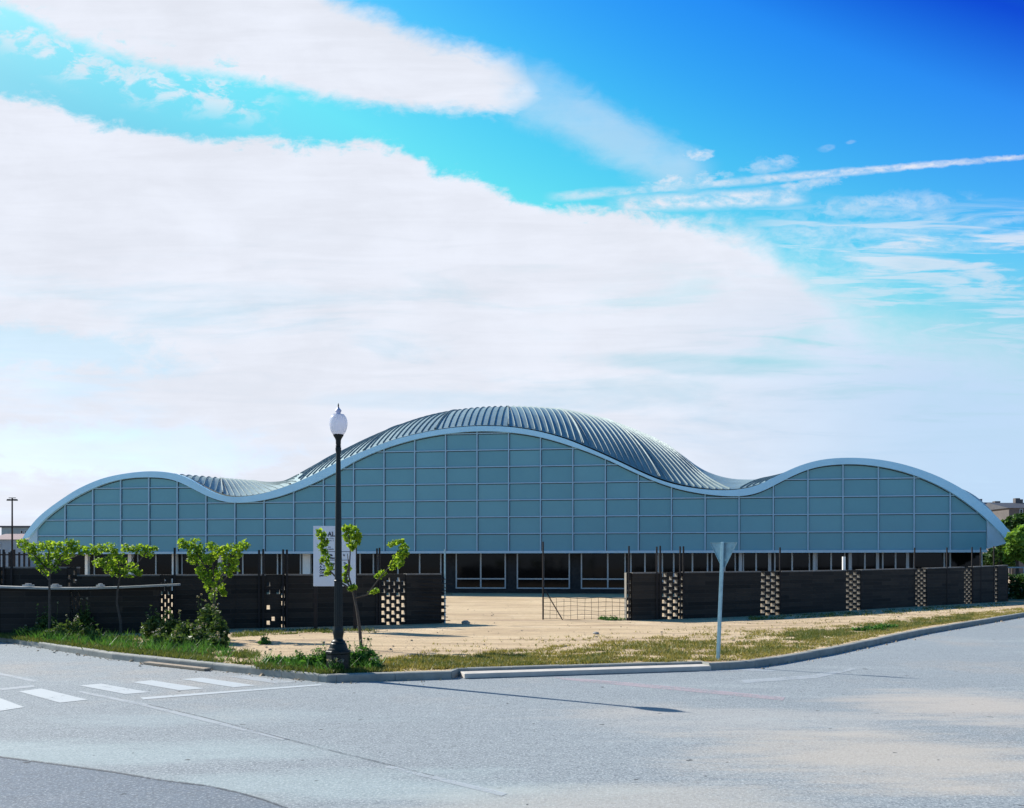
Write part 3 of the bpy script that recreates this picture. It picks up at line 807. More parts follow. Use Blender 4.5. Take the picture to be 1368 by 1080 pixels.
# ------------------------------------------------------------------ yield sign seen from behind
yb = G(959, 882, SOIL); sy = yb.y
sign = thing('yield_sign', yb, 'grey metal triangular yield sign seen from behind on a leaning post', 'road sign')
def YP(x, y, dy=0.0): return P(x, y, sy + dy)
a = math.radians(-38)
ax = Vector((math.cos(a), math.sin(a), 0)); ay = Vector((-math.sin(a), math.cos(a), 0))
top = YP(965.6, 724.5)
m = MB()
for (c0, z0), (c1, z1) in [(((yb.x, yb.y), .05), ((top.x, top.y), top.z))]:
    hw, hd = .046, .026
    vs = []
    for c, z in ((c0, z0), (c1, z1)):
        for u, v in ((-1,-1),(1,-1),(1,1),(-1,1)):
            q = Vector((c[0], c[1], z)) + ax*hw*u*.75 + ay*hd*v; vs.append(q)
    m.hexa(vs)
obj('pole', m, M['galv'], sign, bevel=.006)
half = .30; h = half*1.73; zt = top.z - .012
cpl = Vector((top.x, top.y, 0)) + ay*.045
def tri(hf, ztop, zbot): return [cpl - ax*hf + Vector((0,0,ztop)), cpl + ax*hf + Vector((0,0,ztop)), cpl + ax*.03 + Vector((0,0,zbot)), cpl - ax*.03 + Vector((0,0,zbot))]
m = MB(); m.prism(tri(half, zt, zt-h), ay*.006)
obj('plate', m, M['galv'], sign)
m = MB(); o1 = tri(half+.004, zt+.004, zt-h-.004)
for i in range(4):
    p0, p1 = o1[i], o1[(i+1) % 4]; e = (p1-p0).normalized()
    ins = ay.cross(e).normalized(); 
    cen = cpl + Vector((0,0,zt-h*.4))
    if ins.dot(cen-(p0+p1)/2) < 0: ins = -ins
    m.prism([p0 - ay*.028, p1 - ay*.028, p1 + ins*.006 - ay*.028, p0 + ins*.006 - ay*.028], ay*.03)
obj('rim', m, M['galv'], sign)
for zz in (zt-.10, zt-.36):
    m = MB(); q = Vector((top.x, top.y, zz)); w = .19 if zz > zt-.2 else .07
    c = [q + ax*w*u + ay*v + Vector((0,0,dz)) for dz in (-.018, .018) for u, v in ((-1,.030),(1,.030),(1,.0445),(-1,.0445))]
    m.hexa(c); obj('bracket', m, M['galv'], sign)

# ------------------------------------------------------------------ site information board
by = 27.3
bz0 = SOIL
board = thing('notice_board', ((447-CX)/F*by, by, SOIL), 'pale blue notice board with dark lettering standing behind the lamp post', 'sign')
m = MB(); c0, c1 = P(418.5, 783.5, by), P(475, 703, by)
m.box(c0.x, c1.x, by, by+.05, c0.z, c1.z); obj('panel', m, M['board'], board, bevel=.004)
for x in (420.8, 473.6):
    q = P(x, 783, by); m = MB(); m.box(q.x-.05, q.x+.05, by+.053, by+.13, .05, c1.z-.1); obj('post', m, M['steel_rust'], board)
tm = MB()
def text(s, x, y, hpx, bold=0.0, serif=False):
    cu = bpy.data.curves.new('lettering', 'FONT'); cu.body = s; cu.size = hpx/F*by/.70; cu.offset = bold; cu.resolution_u = 3
    o = bpy.data.objects.new('lettering', cu); col.objects.link(o)
    me = o.to_mesh(); q = P(x, y, by - .006)
    vs = [(q.x + v.co.x, q.y, q.z + v.co.y) for v in me.vertices]
    tm.add(vs, [tuple(p.vertices) for p in me.polygons])
    o.to_mesh_clear(); bpy.data.objects.remove(o); bpy.data.curves.remove(cu)
def rule(x0, x1, y, h=.5):
    a, b = P(x0, y, by-.006), P(x1, y+h, by-.006)
    tm.add([(a.x,a.y,b.z),(b.x,a.y,b.z),(b.x,a.y,a.z),(a.x,a.y,a.z)], [(0,1,2,3)])
text("AL", 437.6, 716.8, 6.0, .006)
for x in (437.4, 441.2): rule(x, x+2.2, 716.6, .5)      # serifs
rule(442.6, 444.6, 716.6, .5); rule(442.6, 444.8, 710.8, .5)
text("onsu", 440, 720.2, 2.1); text("en, S.", 440, 723.3, 2.1)
text("ona", 438, 731.8, 1.8, .002); text("projecte", 437, 734.6, 1.8, .002)
rule(436, 467, 736.8, .7); rule(434, 467, 748.2, .7)
text("La Ma", 435, 743, 2.7, .004); text("ic", 458.5, 743, 2.7, .004); text("Met", 441, 747, 2.6, .004)
for i, (s, x) in enumerate((("Pa", 427), ("A. T", 427), ("Aval", 427), ("Cober", 427), ("permi", 427))):
    text(s, x, 754.6 + i*3.9, 2.8, .005)
text("mer", 441, 754.6, 2.8, .005); text("Te", 459, 754.6, 2.8, .005); text("e ro", 442, 762.4, 2.8, .005)
obj('lettering', tm, M['ink'], board)

# ------------------------------------------------------------------ vegetation
def leaf_mesh(mb_v, mb_f, mb_m, C, size, mi=0, elong=1.25, droop=0.0, rng=RNG):
    """folded leaves: two triangles each side of a midrib, random orientation"""
    n = len(C); C = np.asarray(C)
    d = rng.normal(size=(n, 3)); d[:, 2] = d[:, 2]*.6 - droop; d /= np.linalg.norm(d, axis=1)[:, None]
    r = rng.normal(size=(n, 3)); u = np.cross(d, r); u /= np.linalg.norm(u, axis=1)[:, None]
    w = np.cross(d, u)
    sz_ = (np.asarray(size)*np.ones(n)*rng.uniform(.65, 1.25, n))[:, None]
    base = C - d*sz_*.5*elong; tip = C + d*sz_*.5*elong
    l = C + u*sz_*.45 + w*sz_*.14; rr = C - u*sz_*.45 + w*sz_*.14
    V = np.stack([base, l, tip, rr], 1).reshape(-1, 3)
    b = len(mb_v); mb_v.extend(map(tuple, V))
    for i in range(n):
        q = b + 4*i; mb_f.append((q, q+1, q+2)); mb_f.append((q, q+2, q+3)); mb_m.extend((mi, mi))

def blob(center, rad, n, rng=RNG, hollow=.25):
    d = rng.normal(size=(n, 3)); d /= np.linalg.norm(d, axis=1)[:, None]
    r = rng.uniform(hollow, 1, n)**.6
    return np.asarray(center) + d*r[:, None]*np.asarray(rad)

def young_tree(bx, byy, Yd, trunk, branches, tufts, label, leafsize=.088, nper=1.6):
    base = G(bx, byy, SOIL) if Yd is None else P(bx, byy, Yd); Yd = base.y
    t = thing('young_tree', (base.x, base.y, SOIL), label, 'tree', 'young trees planted along the brick wall')
    def Q(p):
        x, y = p[0], p[1]; dy = p[2] if len(p) > 2 else 0.0
        return P(x, y, Yd + dy)
    m = MB(); pts = [Q(p) for p in trunk]; pts[0].z = SOIL - .05
    m.tube(pts, [.042*(1-.45*i/(len(pts)-1)) for i in range(len(pts))], 8)
    tr = obj('trunk', m, M['bark'], t, smooth=True)
    for b in branches:
        m = MB(); pts = [Q(p) for p in b]; m.tube(pts, [.026*(1-.7*i/(len(pts)-1)) for i in range(len(pts))], 6)
        obj('branch', m, M['bark'], tr, smooth=True)
    c = MB()
    for tf in tufts:
        x, y, rx, ry = tf[:4]; dy = tf[4] if len(tf) > 4 else RNG.uniform(-.2, .2); ctr = Q((x, y, dy)); k = Yd/F
        n = int(nper*(14 + 1.25*rx*ry*.42))
        leaf_mesh(c.v, c.f, c.m, blob(ctr, (rx*k*1.2, rx*k*1.1, ry*k*1.2), n), leafsize, droop=.35)
    obj('crown', c, M['leaf'], t)
    return t

young_tree(66, 852, None, [(66,852),(66.5,815),(66,785),(67,764)],
    [[(67,764),(55,752),(42,738),(30,727)], [(67,764),(64,748),(66,730)], [(67,764),(78,748),(93,730)], [(66,775),(57,765),(50,757)], [(67,764),(85,750),(105,742),(116,736)]],
    [(30,726,7,6),(40,732,9,7),(52,731,8,7),(46,743,8,8),(58,748,9,9),(70,741,8,9),(66,728,8,6),(75,733,7,8),(88,729,9,7),(97,728,9,7),(93,738,9,7),(108,735,9,6),(121,735,8,6),(128,738,5,4),(62,760,7,8),(84,748,8,7),(55,755,6,6),(72,756,7,8)],
    'leafy young tree with a straight trunk, leftmost by the low wall')
young_tree(161, 849, None, [(161,849),(161,830),(156,806),(157,790),(160,770)],
    [[(160,770),(150,760),(140,745),(133,735)], [(160,770),(158,750),(148,735)], [(160,770),(172,758),(180,742),(187,733)], [(160,768),(180,757),(196,738),(203,733)]],
    [(132,733,6,6),(146,732,9,6),(150,738,6,6),(132,752,7,6),(143,750,9,7),(152,752,8,7),(158,764,8,7),(148,760,8,7),(170,765,8,6),(168,733,6,6),(178,734,6,5),(190,734,8,7),(197,738,8,7),(204,733,6,4),(176,757,7,6),(186,765,5,4),(163,746,5,6)],
    'young tree with a bent thin trunk and flat tufts, left of the crooked V tree')
young_tree(285, 853, None, [(285,853),(285,825),(286,806),(287,790)],
    [[(287,790),(277,775),(262,752),(246,728)], [(287,790),(285,765),(283,735)], [(287,790),(296,770),(312,745),(328,730)], [(286,780),(276,760),(263,740),(260,725)], [(288,785),(302,772),(312,760)]],
    [(242,726,6,6),(248,728,6,5),(262,727,8,8),(257,737,7,7),(267,738,7,8),(258,748,7,7),(270,750,8,8),(280,748,7,8),(283,730,7,6),(291,737,8,8),(299,735,6,6),(310,732,8,6),(319,731,6,5),(327,728,6,6),(317,739,7,7),(304,746,7,7),(314,756,6,8),(297,758,6,7),(276,770,8,8),(289,770,7,8),(281,783,8,7),(293,784,7,7),(299,792,4,4),(284,797,5,5),(268,762,6,6),(307,765,5,6)],
    'young tree with a wide V crown above the shrubs, left of the sign')
young_tree(483, 868, None, [(483,868),(480.5,840),(477,815),(473,796),(471,790)],
    [[(471,790),(455,778),(441,763),(433,745),(428,720)], [(473,796),(466,770),(468,735),(466,715)], [(472,792),(462,775),(466,755),(464,740)], [(474,799),(490,795),(505,775),(520,757),(532,735)]],
    [(426,712,4,5),(431,716,5,6),(434,724,4,5),(429,731,4,5),(434,738,4,4),(436,747,5,5),(430,749,3,3),(440,757,5,5),(438,765,4,4),(462,708,5,5),(468,707,6,5),(474,712,6,7),(466,718,7,6),(476,722,6,7),(470,730,5,6),(479,716,4,5),(464,758,4,5),(461,767,4,5),(462,776,4,3),(473,784,4,3),(469,787,4,2.5),(525,727,6,4),(534,724,5,4),(540,732,6,6),(536,741,6,6),(529,748,6,5),(524,757,5,4),(534,752,5,5),(540,740,5,6),(511,766,5,4),(505,770,4,3),(502,789,4,2.5),(497,792,3,2)],
    'sparse young tree with three bare limbs in front of the notice board', .085, 1.6)

def shrub(name, blobs, label, mat, leafsize, stems, dens, flower=0, cat='shrub', group=None):
    ctr = np.mean([b[0] for b in blobs], axis=0)
    t = thing(name, (float(ctr[0]), float(ctr[1]), SOIL), label, cat, group)
    c = MB()
    for p, rad, n in blobs:
        pts = blob(p, rad, int(n*dens), hollow=.1); pts[:, 2] = np.maximum(pts[:, 2], SOIL + .01)
        leaf_mesh(c.v, c.f, c.m, pts, leafsize, elong=1.9, droop=-.35)
    st = c; fl = c; c.m = [0]*len(c.f)
    for i in range(stems):
        p, rad, n = blobs[RNG.integers(len(blobs))]
        a = RNG.uniform(0, 6.28); rr = RNG.uniform(0, .8)
        q0 = Vector((p[0]+rad[0]*rr*math.cos(a), p[1]+rad[1]*rr*math.sin(a), SOIL)); hgt = rad[2]*RNG.uniform(1.0, 1.75) + max(0, p[2]-SOIL)
        q1 = q0 + Vector((RNG.uniform(-.12, .12), RNG.uniform(-.1, .1), hgt)); mid = q0.lerp(q1, .5) + Vector((RNG.uniform(-.03, .03), 0, 0))
        st.tube([q0, mid, q1], [.007, .005, .003], 4, cap=False)
        leaf_mesh(st.v, st.f, st.m, np.array([tuple(q0.lerp(q1, u) + Vector((RNG.uniform(-.03,.03), RNG.uniform(-.03,.03), 0))) for u in np.linspace(.35, 1, 7)]), leafsize*.7, elong=1.9)
        if RNG.uniform() < flower:
            leaf_mesh(fl.v, fl.f, fl.m, blob(tuple(q1), (.03,.03,.03), 5), .045, mi=1)
    obj('foliage', c, [mat, M['seedhead']], t)
    return t
def gb(x, y, rx, rz, n, ry=None, lift=.5):
    p = G(x, y, SOIL); k = p.y/F
    return ((p.x, p.y, SOIL + rz*k*lift), (rx*k, (ry or rx)*k, rz*k), n)
shrub('shrub', [gb(45,852,26,9,200,14),(gb(75,856,20,12,260,12)),gb(62,850,16,20,260,12),gb(95,852,22,15,320,14),gb(118,856,18,10,240,12),gb(112,848,14,22,200,12)], 'low dark green shrub under the leftmost young tree', M['shrub'], .075, 36, 1.7, .5, group='shrubs below the young trees')
shrub('shrub', [gb(205,853,18,20,320,14),gb(228,855,20,19,360,14),gb(250,858,22,18,380,15),gb(240,866,26,10,300,10),gb(215,864,18,10,220,10)], 'dense dark shrub beside the right end of the pale coping', M['shrub'], .075, 40, 1.9, .25, group='shrubs below the young trees')
shrub('shrub', [gb(280,858,18,33,460,16),gb(292,861,14,24,320,14),gb(270,864,20,14,300,14),gb(290,868,16,10,240,10)], 'tall shrub with pale seed heads at the foot of the V crowned tree', M['shrub'], .075, 34, 2.0, .9, group='shrubs below the young trees')
shrub('weed_clump', [gb(372,888,22,8,200,10),gb(400,890,20,10,240,10),gb(420,893,18,13,260,10),gb(432,895,10,16,200,8)], 'green weeds left of the lamp post base behind the kerb', M['weed'], .05, 26, 1.8, .4, 'weeds', 'weeds round the lamp post')
shrub('weed_clump', [gb(476,893,16,16,330,14),gb(490,892,16,18,360,12),gb(500,895,9,8,160,8)], 'bushy green weeds right of the lamp post base', M['weed'], .05, 22, 2.2, .3, 'weeds', 'weeds round the lamp post')
shrub('weed_clump', [gb(452,899.5,9,9,40,4)], 'small flowering weed growing against the front of the lamp plinth', M['weed'], .04, 12, 1.0, 1.0, 'weeds', 'weeds round the lamp post')
shrub('weed_clump', [gb(354,861,9,4,60,6),gb(352,860,4,9,40,4)], 'lone small weed tuft on bare sand between shrubs and lamp', M['weed'], .06, 8, 1.4, 0, 'weeds')
shrub('weed_clump', [gb(1160,843,24,4,160,9),gb(1185,840,18,4,120,8)], 'bright low weed patch in the verge right of the yield sign', M['weed'], .07, 8, 1.6, 0, 'weeds')
shrub('weed_clump', [gb(820,829,18,3,110,8),gb(806,828,10,2.5,50,6)], 'low weed strip at the foot of the wire gate', M['weed'], .06, 8, 1.4, 0, 'weeds')

# grass: dry verge along the kerb, greener at the left under the trees
def grass(name, regions, mat, hgt, label):
    V, Fc = [], []
    for pts, n, pat in regions:
        xs = [p[0] for p in pts]; lo = [p[1] for p in pts]; hi = [p[2] for p in pts]
        x = RNG.uniform(xs[0], xs[-1], n); u = RNG.uniform(0, 1, n)**1.15
        y = np.interp(x, xs, hi)*(1-u) + np.interp(x, xs, lo)*u
        Yd = (CAMZ-SOIL)*F/(y-HY); X = (x-CX)/F*Yd
        # clumping in the ground plane
        cl_ = np.sin(X*2.1+np.sin(Yd*1.7)*2)*np.sin(Yd*2.6+np.cos(X*1.3)*2) + .6*np.sin(X*5.3+Yd*3.1)*np.sin(Yd*6.1-X*2.2)
        keep = cl_ + RNG.normal(0, .38, n) + (1-u)*pat > .28
        for X_, Y_ in zip(X[keep], Yd[keep]):
            for _ in range(3):
                a = RNG.uniform(0, 6.28); h_ = hgt*RNG.uniform(.4, 1.3); w_ = RNG.uniform(.008, .016)
                dx, dy = math.cos(a), math.sin(a); ox, oy = RNG.normal(0, .04), RNG.normal(0, .04)
                ln = h_*RNG.uniform(.3, 1.1); b_ = RNG.uniform(0, 6.28)
                q = len(V)
                V += [(X_+ox-dx*w_, Y_+oy-dy*w_, SOIL-.005), (X_+ox+dx*w_, Y_+oy+dy*w_, SOIL-.005), (X_+ox+math.cos(b_)*ln, Y_+oy+math.sin(b_)*ln, SOIL+h_)]
                Fc.append((q, q+1, q+2))
    m = MB(); m.v = V; m.f = Fc; m.m = [0]*len(Fc)
    return tag(obj(name, m, mat), label, 'grass', kind='stuff')
grass('dry_grass', [([(508,878,898),(600,876,894),(700,868,890),(800,858,887),(950,845,884),(1000,842,881.5),(1060,840,872),(1109,837,863),(1234,825,837.5),(1368,812,819)], 25000, 1.05),
                    ([(560,860,896),(800,848,888),(960,836,880),(1150,825,850),(1300,815,822)], 4500, .1)], M['grass'], .06, 'dry yellow green grass along the verge behind the right kerb')
grass('green_grass', [([(-20,846,849),(60,848,859),(150,850,871),(240,856,880),(285,862,885.5)], 9500, 1.2), ([(270,858,884),(300,864,886),(345,872,889)], 1500, .2), ([(310,846,852),(420,840,846),(505,842,846)], 1600, .4), ([(345,884,893),(430,890,901),(510,884,898)], 3500, 1.2),
                      ([(1050,846,858),(1150,836,848),(1230,828,837),(1300,820,828)], 6000, .4), ([(1000,825.5,829),(1180,816,822),(1343,806,811)], 2500, .1), ([(520,884,896),(700,872,890),(950,852,883),(1060,846,870),(1109,842,861)], 6500, .1)], M['grass_green'], .085, 'green grass growing under the young trees and beside the kerbs')
grass('tall_grass', [([(20,846,852),(60,848,858),(130,849,866),(200,852,872),(260,854,878),(305,860,884)], 1300, .6), ([(345,882,892),(430,888,900),(508,884,896)], 450, .3)], M['weed'], .25, 'tall loose grass stalks among the shrubs under the young trees')
# scattered stones
for i, (x, y, s_, lab) in enumerate(((796,847.5,.09,'dark fist sized stone lying alone on the sand below the gate'),(622,834,.16,'rounded stone at the end of the left brick wall'),(668,884,.05,'small pale stone in the dry verge right of the weeds'))):
    p = G(x, y, SOIL); m = MB()
    prof = [(.3,-.2),(.85,0),(1,.3),(.75,.6),(.35,.75)]
    m.lathe(p, [(r_*s_*random.uniform(.9,1.1), z_*s_) for r_, z_ in prof], 9)
    m.v = [(v[0]+random.uniform(-.1,.1)*s_, v[1]+random.uniform(-.1,.1)*s_, v[2]+random.uniform(-.06,.06)*s_) for v in m.v]
    tag(obj('stone', m, M['stone'], smooth=True), lab, 'stone')

pb_ = MB()
def clod(p, r):
    n = 5; b = len(pb_.v); a0 = RNG.uniform(0, 6.28)
    for k in range(n):
        a = a0 + 6.283*k/n; rr = r*RNG.uniform(.7, 1.3); pb_.v.append((p[0]+rr*math.cos(a), p[1]+rr*math.sin(a), p[2]-.004))
    for k in range(n):
        a = a0 + 6.283*k/n; rr = r*RNG.uniform(.4, .7); pb_.v.append((p[0]+rr*math.cos(a), p[1]+rr*math.sin(a), p[2]+r*RNG.uniform(.45, .8)))
    for k in range(n): pb_.f.append((b+k, b+(k+1) % n, b+n+(k+1) % n, b+n+k)); pb_.m.append(0)
    pb_.f.append(tuple(b+n+k for k in range(n))); pb_.m.append(0)
for i in range(600):
    x = RNG.uniform(300, 1340); lo_ = np.interp(x, [300, 590, 600, 835, 845, 1340], [842, 838, 802, 802, 832, 809]); hi__ = np.interp(x, [300, 340, 520, 950, 1340], [882, 886, 880, 862, 818])
    y = RNG.uniform(lo_, hi__); q = G(x, y, SOIL); clod((q.x, q.y, SOIL), min(.06, .010 + RNG.exponential(.011)))
tag(obj('gravel', pb_, M['clod']), 'small stones and earth clods strewn over the sandy ground', 'gravel', kind='stuff')
pb_ = MB()
for a, b in zip(KB[2:-3], KB[3:-2]):
    for i in range(int((b-a).length*16)):
        u = RNG.uniform(); q = a.lerp(b, u); nrm = Vector((b.y-a.y, a.x-b.x, 0)).normalized()
        if nrm.y > 0: nrm = -nrm
        q = q + nrm*(.02 + RNG.exponential(.09)); clod((q.x, q.y, .003), .008 + RNG.exponential(.008))
tag(obj('gutter_dirt', pb_, M['clod']), 'grit and dry leaf bits gathered along the gutter of the kerb', 'dirt', kind='stuff')

# ------------------------------------------------------------------ beyond the hall
def street_light():
    Yd = 92.0; b = P(16.3, 756, Yd); t = thing('street_light', (b.x, b.y, SOIL), 'tall thin twin headed street light behind the far left houses', 'street light')
    tp = P(16.3, 665, Yd); m = MB(); m.tube([(b.x, b.y, 0), (b.x, b.y, tp.z)], [.11, .07], 8); obj('pole', m, M['steel_rust'], t)
    for s in (-1, 1):
        m = MB(); m.box(b.x + s*.15 - .05, b.x + s*.15 + .05, Yd-.05, Yd+.05, tp.z-.45, tp.z-.4) if False else m.tube([(b.x, Yd, tp.z-.03), (b.x+s*.35, Yd, tp.z-.03)], .04, 6); obj('arm', m, M['steel_rust'], t)
        m = MB(); m.hexa([(b.x+s*.12, Yd-.15, tp.z-.32), (b.x+s*.52, Yd-.15, tp.z-.32), (b.x+s*.52, Yd+.15, tp.z-.32), (b.x+s*.12, Yd+.15, tp.z-.32),
                          (b.x+s*.15, Yd-.12, tp.z-.16), (b.x+s*.48, Yd-.12, tp.z-.16), (b.x+s*.48, Yd+.12, tp.z-.16), (b.x+s*.15, Yd+.12, tp.z-.16)]); obj('lamp_head', m, M['lamp_iron'], t)
street_light()

def house(name, x0, x1, ytop, Yd, depth, wallm, roofm, label, ridge=None, wins=(), chim=(), gable=False, eave=.3):
    a, b = P(x0, ytop, Yd), P(x1, ytop, Yd); t = thing(name, ((a.x+b.x)/2, Yd, 0), label, 'house', 'houses on the horizon')
    m = MB(); m.box(a.x, b.x, Yd, Yd+depth, 0, a.z); w = obj('wall', m, wallm, t)
    m = MB()
    if ridge is None:
        m.box(a.x-eave, b.x+eave, Yd-eave, Yd+depth+eave, a.z+.003, a.z+.28)
    else:
        zr = P(0, ridge, Yd+depth/2).z; A = a.x-eave; B = b.x+eave; z0 = a.z+.003
        if gable:
            cx = (A+B)/2; m.prism([(A, Yd-eave, z0), (B, Yd-eave, z0), (cx, Yd-eave, zr)], (0, depth+2*eave, 0))
        else:
            m.prism([(A, Yd-eave, z0), (A, Yd+depth+eave, z0), (A, Yd+depth/2, zr)], (B-A, 0, 0))
    r_ = obj('roof', m, roofm, t)
    for cx, ct, cw in chim:
        q = P(cx, ct, Yd+depth/2); m = MB(); m.box(q.x-cw, q.x+cw, Yd+depth/2-cw, Yd+depth/2+cw, a.z, q.z); obj('chimney', m, M['house_brown'], r_)
    for wx0, wx1, wy0, wy1 in wins:
        p0, p1 = P(wx0, wy1, Yd), P(wx1, wy0, Yd)
        m = MB(); m.box(p0.x, p1.x, Yd-.06, Yd+.05, p0.z, p1.z); f = obj('window', m, M['frame'], t)
        m = MB(); m.box(p0.x+.1, p1.x-.1, Yd-.09, Yd-.062, p0.z+.1, p1.z-.1); obj('pane', m, M['glass'], f)
    return t
house('house', 2, 62, 705, 150, 10, M['house_pale'], M['house_roof'], 'long grey house with a flat roof behind the lower red roofed house', wins=((27.5,31,708.5,713.5),(33,35.5,708.5,713.5)))
house('house', -14, 38, 721, 125, 9, M['house_blue'], M['house_tile'], 'pale house with a low red tiled roof at the far left edge', ridge=713.5, wins=((-3,1.5,726,733),(22,26,727,733)))
house('house', 1296, 1352, 683, 165, 12, M['house_blue'], M['house_roof'], 'dark roofed terrace house nearest the right tip of the hall', ridge=671.5, wins=((1326,1330,687,692),(1333,1338,687,692)), chim=((1308.5,667,.35),(1331,670,.5)))
house('house', 1348, 1400, 679, 150, 12, M['house_brown'], M['house_roof'], 'brown house with two chimneys at the far right edge', ridge=672, wins=((1362,1366,680,687),), chim=((1358,666,.4),(1362.5,667.5,.35)))
wv = MB()
xs_ = RNG.uniform(-420, 420, 5200); hh_ = 5.0 + 2.2*np.sin(xs_*.043) + 1.3*np.sin(xs_*.17+1) + .8*np.sin(xs_*.41)
leaf_mesh(wv.v, wv.f, wv.m, np.stack([xs_, 330 + RNG.uniform(-7, 7, 5200) + np.abs(xs_)*-.12, RNG.uniform(0, 1, 5200)**.7*hh_], 1), 1.7)
tag(obj('far_woods', wv, M['far_dark']), 'low belt of trees along the horizon far behind the sports hall', 'woods', kind='stuff')
# low fence and hedge at the right
def big_tree(x, ybase, Yd, trunk_top, blobs, label, mat, leaf, dens=1.0, name='broadleaf_tree', group='trees beyond the right end of the hall'):
    b = P(x, ybase, Yd); t = thing(name, (b.x, Yd, SOIL), label, 'tree', group)
    tp = P(x, trunk_top, Yd); m = MB(); m.tube([(b.x, Yd, 0), (b.x+.05, Yd, (tp.z)/2), (tp.x, Yd, tp.z)], [.16, .12, .08], 8)
    for bl in blobs[:5]:
        q = P(bl[0], bl[1], Yd); m.tube([(tp.x, Yd, tp.z*.85), tuple(q)], [.07, .02], 6)
    obj('trunk', m, M['bark'], t, smooth=True)
    c = MB(); k = Yd/F
    for bx_, by_, rx, ry in blobs:
        ctr = P(bx_, by_, Yd + RNG.uniform(-1, 1))
        leaf_mesh(c.v, c.f, c.m, blob(ctr, (rx*k, rx*k, ry*k), int(rx*ry*2.6*dens), hollow=.3), leaf, droop=.2)
    obj('crown', c, mat, t)
big_tree(1358.5, 777, 55, 742, [(1356,722,10,12),(1366,716,11,14),(1374,724,12,16),(1350,736,8,9),(1362,738,12,9),(1372,744,10,10),(1380,735,12,14),(1347,745,6,7),(1366,728,10,10),(1378,712,9,9)], 'bright green tree with a pale trunk right of the hall tip', M['far_leaf'], .30)
big_tree(1352, 775, 95, 735, [(1345,702,9,9),(1354,697,10,8),(1364,694,10,8),(1372,698,10,10),(1338,712,7,9),(1350,712,12,10),(1362,710,12,10),(1345,724,9,9),(1336,726,6,10),(1378,706,10,10)], 'dark green tree behind the bright tree below the far houses', M['far_dark'], .40)
big_tree(1334, 775, 90, 745, [(1332,742,9,8),(1342,748,9,9),(1326,746,8,8),(1350,752,9,7),(1336,756,9,6),(1346,738,8,7),(1320,742,6,6),(1319,751,7,7),(1328,752,7,7),(1326,738,6,5),(1312,747,5,7)], 'low dark tree under the right tip of the hall', M['far_dark'], .36)
def hedge():
    t = thing('hedge', P(1375, 780, 52), 'clipped dark hedge past the right end of the brick wall', 'hedge')
    c = MB(); a, b = P(1347, 778, 53.5), P(1420, 778, 51)
    pts = []
    for i in range(2600):
        u = RNG.uniform(); q = Vector((a.x, a.y, 0)).lerp(Vector((b.x, b.y, 0)), u)
        pts.append((q.x, q.y + RNG.uniform(-.5, .5), SOIL + RNG.uniform(0, 1.0)*(1.35 + .15*math.sin(u*30))))
    leaf_mesh(c.v, c.f, c.m, np.array(pts), .16); obj('foliage', c, M['far_dark'], t)
hedge()
m = MB(); a, b = P(1345, 758.5, 54.6), P(1440, 758.5, 53)
fence_t = thing('rail_fence', (a.x, a.y, SOIL), 'thin pale rail fence between the hedge and the bright tree', 'fence')
m.tube([a, b], .05, 6); obj('rail', m, M['frame'], fence_t)
for i in range(5):
    q = a.lerp(b, i/4); m = MB(); m.tube([(q.x, q.y, 0), tuple(q)], .05, 6); obj('post', m, M['frame'], fence_t)

# ------------------------------------------------------------------ light
SUN = Vector((-.83*math.cos(math.radians(36.2)), .557*math.cos(math.radians(36.2)), math.sin(math.radians(36.2)))).normalized()
sd = bpy.data.lights.new("sun", 'SUN'); sd.energy = 4.6; sd.angle = math.radians(.5); sd.color = (1.0, .95, .86)
so_ = bpy.data.objects.new("sun", sd); so_.rotation_euler = (-SUN).to_track_quat('-Z', 'Y').to_euler(); so_.location = SUN*60; col.objects.link(so_)

world = bpy.data.worlds.new("World"); scene.world = world; world.use_nodes = True
wt = world.node_tree; nt = NT(wt); bg = wt.nodes['Background']
sky = nt.n('ShaderNodeTexSky', sky_type='NISHITA', sun_disc=False)
sky.sun_elevation = math.radians(36.2); sky.sun_rotation = math.atan2(SUN.x, SUN.y)
sky.air_density = 1.0; sky.dust_density = .3; sky.ozone_density = 2.5
SKYS = .085
D = nt.n('ShaderNodeTexCoord').outputs['Generated']
sep = nt.n('ShaderNodeSeparateXYZ', {0: D}); dx, dy, dz = sep.outputs
ysafe = nt.math('MAXIMUM', dy, .12)
U = nt.math('ADD', nt.math('MULTIPLY', nt.math('DIVIDE', dx, ysafe), 1200.0), 684.0)      # azimuth and height measures on the sky facing the hall
V = nt.math('SUBTRACT', 756.0, nt.math('MULTIPLY', nt.math('DIVIDE', dz, ysafe), 1200.0))
UV = nt.n('ShaderNodeCombineXYZ', {0: U, 1: V, 2: 0.0}).outputs[0]
def mapped(scale, rot=0.0, loc=(0,0,0)):
    return nt.n('ShaderNodeMapping', {'Vector': UV, 'Scale': (scale[0], scale[1], 1), 'Rotation': (0,0,rot), 'Location': loc}).outputs[0]
nA = nt.noise(mapped((.006,.010), -.25), 1.0, 7, .6, .3)       # billows
nB = nt.noise(mapped((.02,.035), -.25, (5,3,0)), 1.0, 6, .65, .4)   # edge fray
nC = nt.noise(mapped((.005,.05), .12, (9,1,0)), 1.0, 7, .62, .8)    # streaks
nD = nt.noise(mapped((.05,.09), .1, (2,8,0)), 1.0, 5, .65)
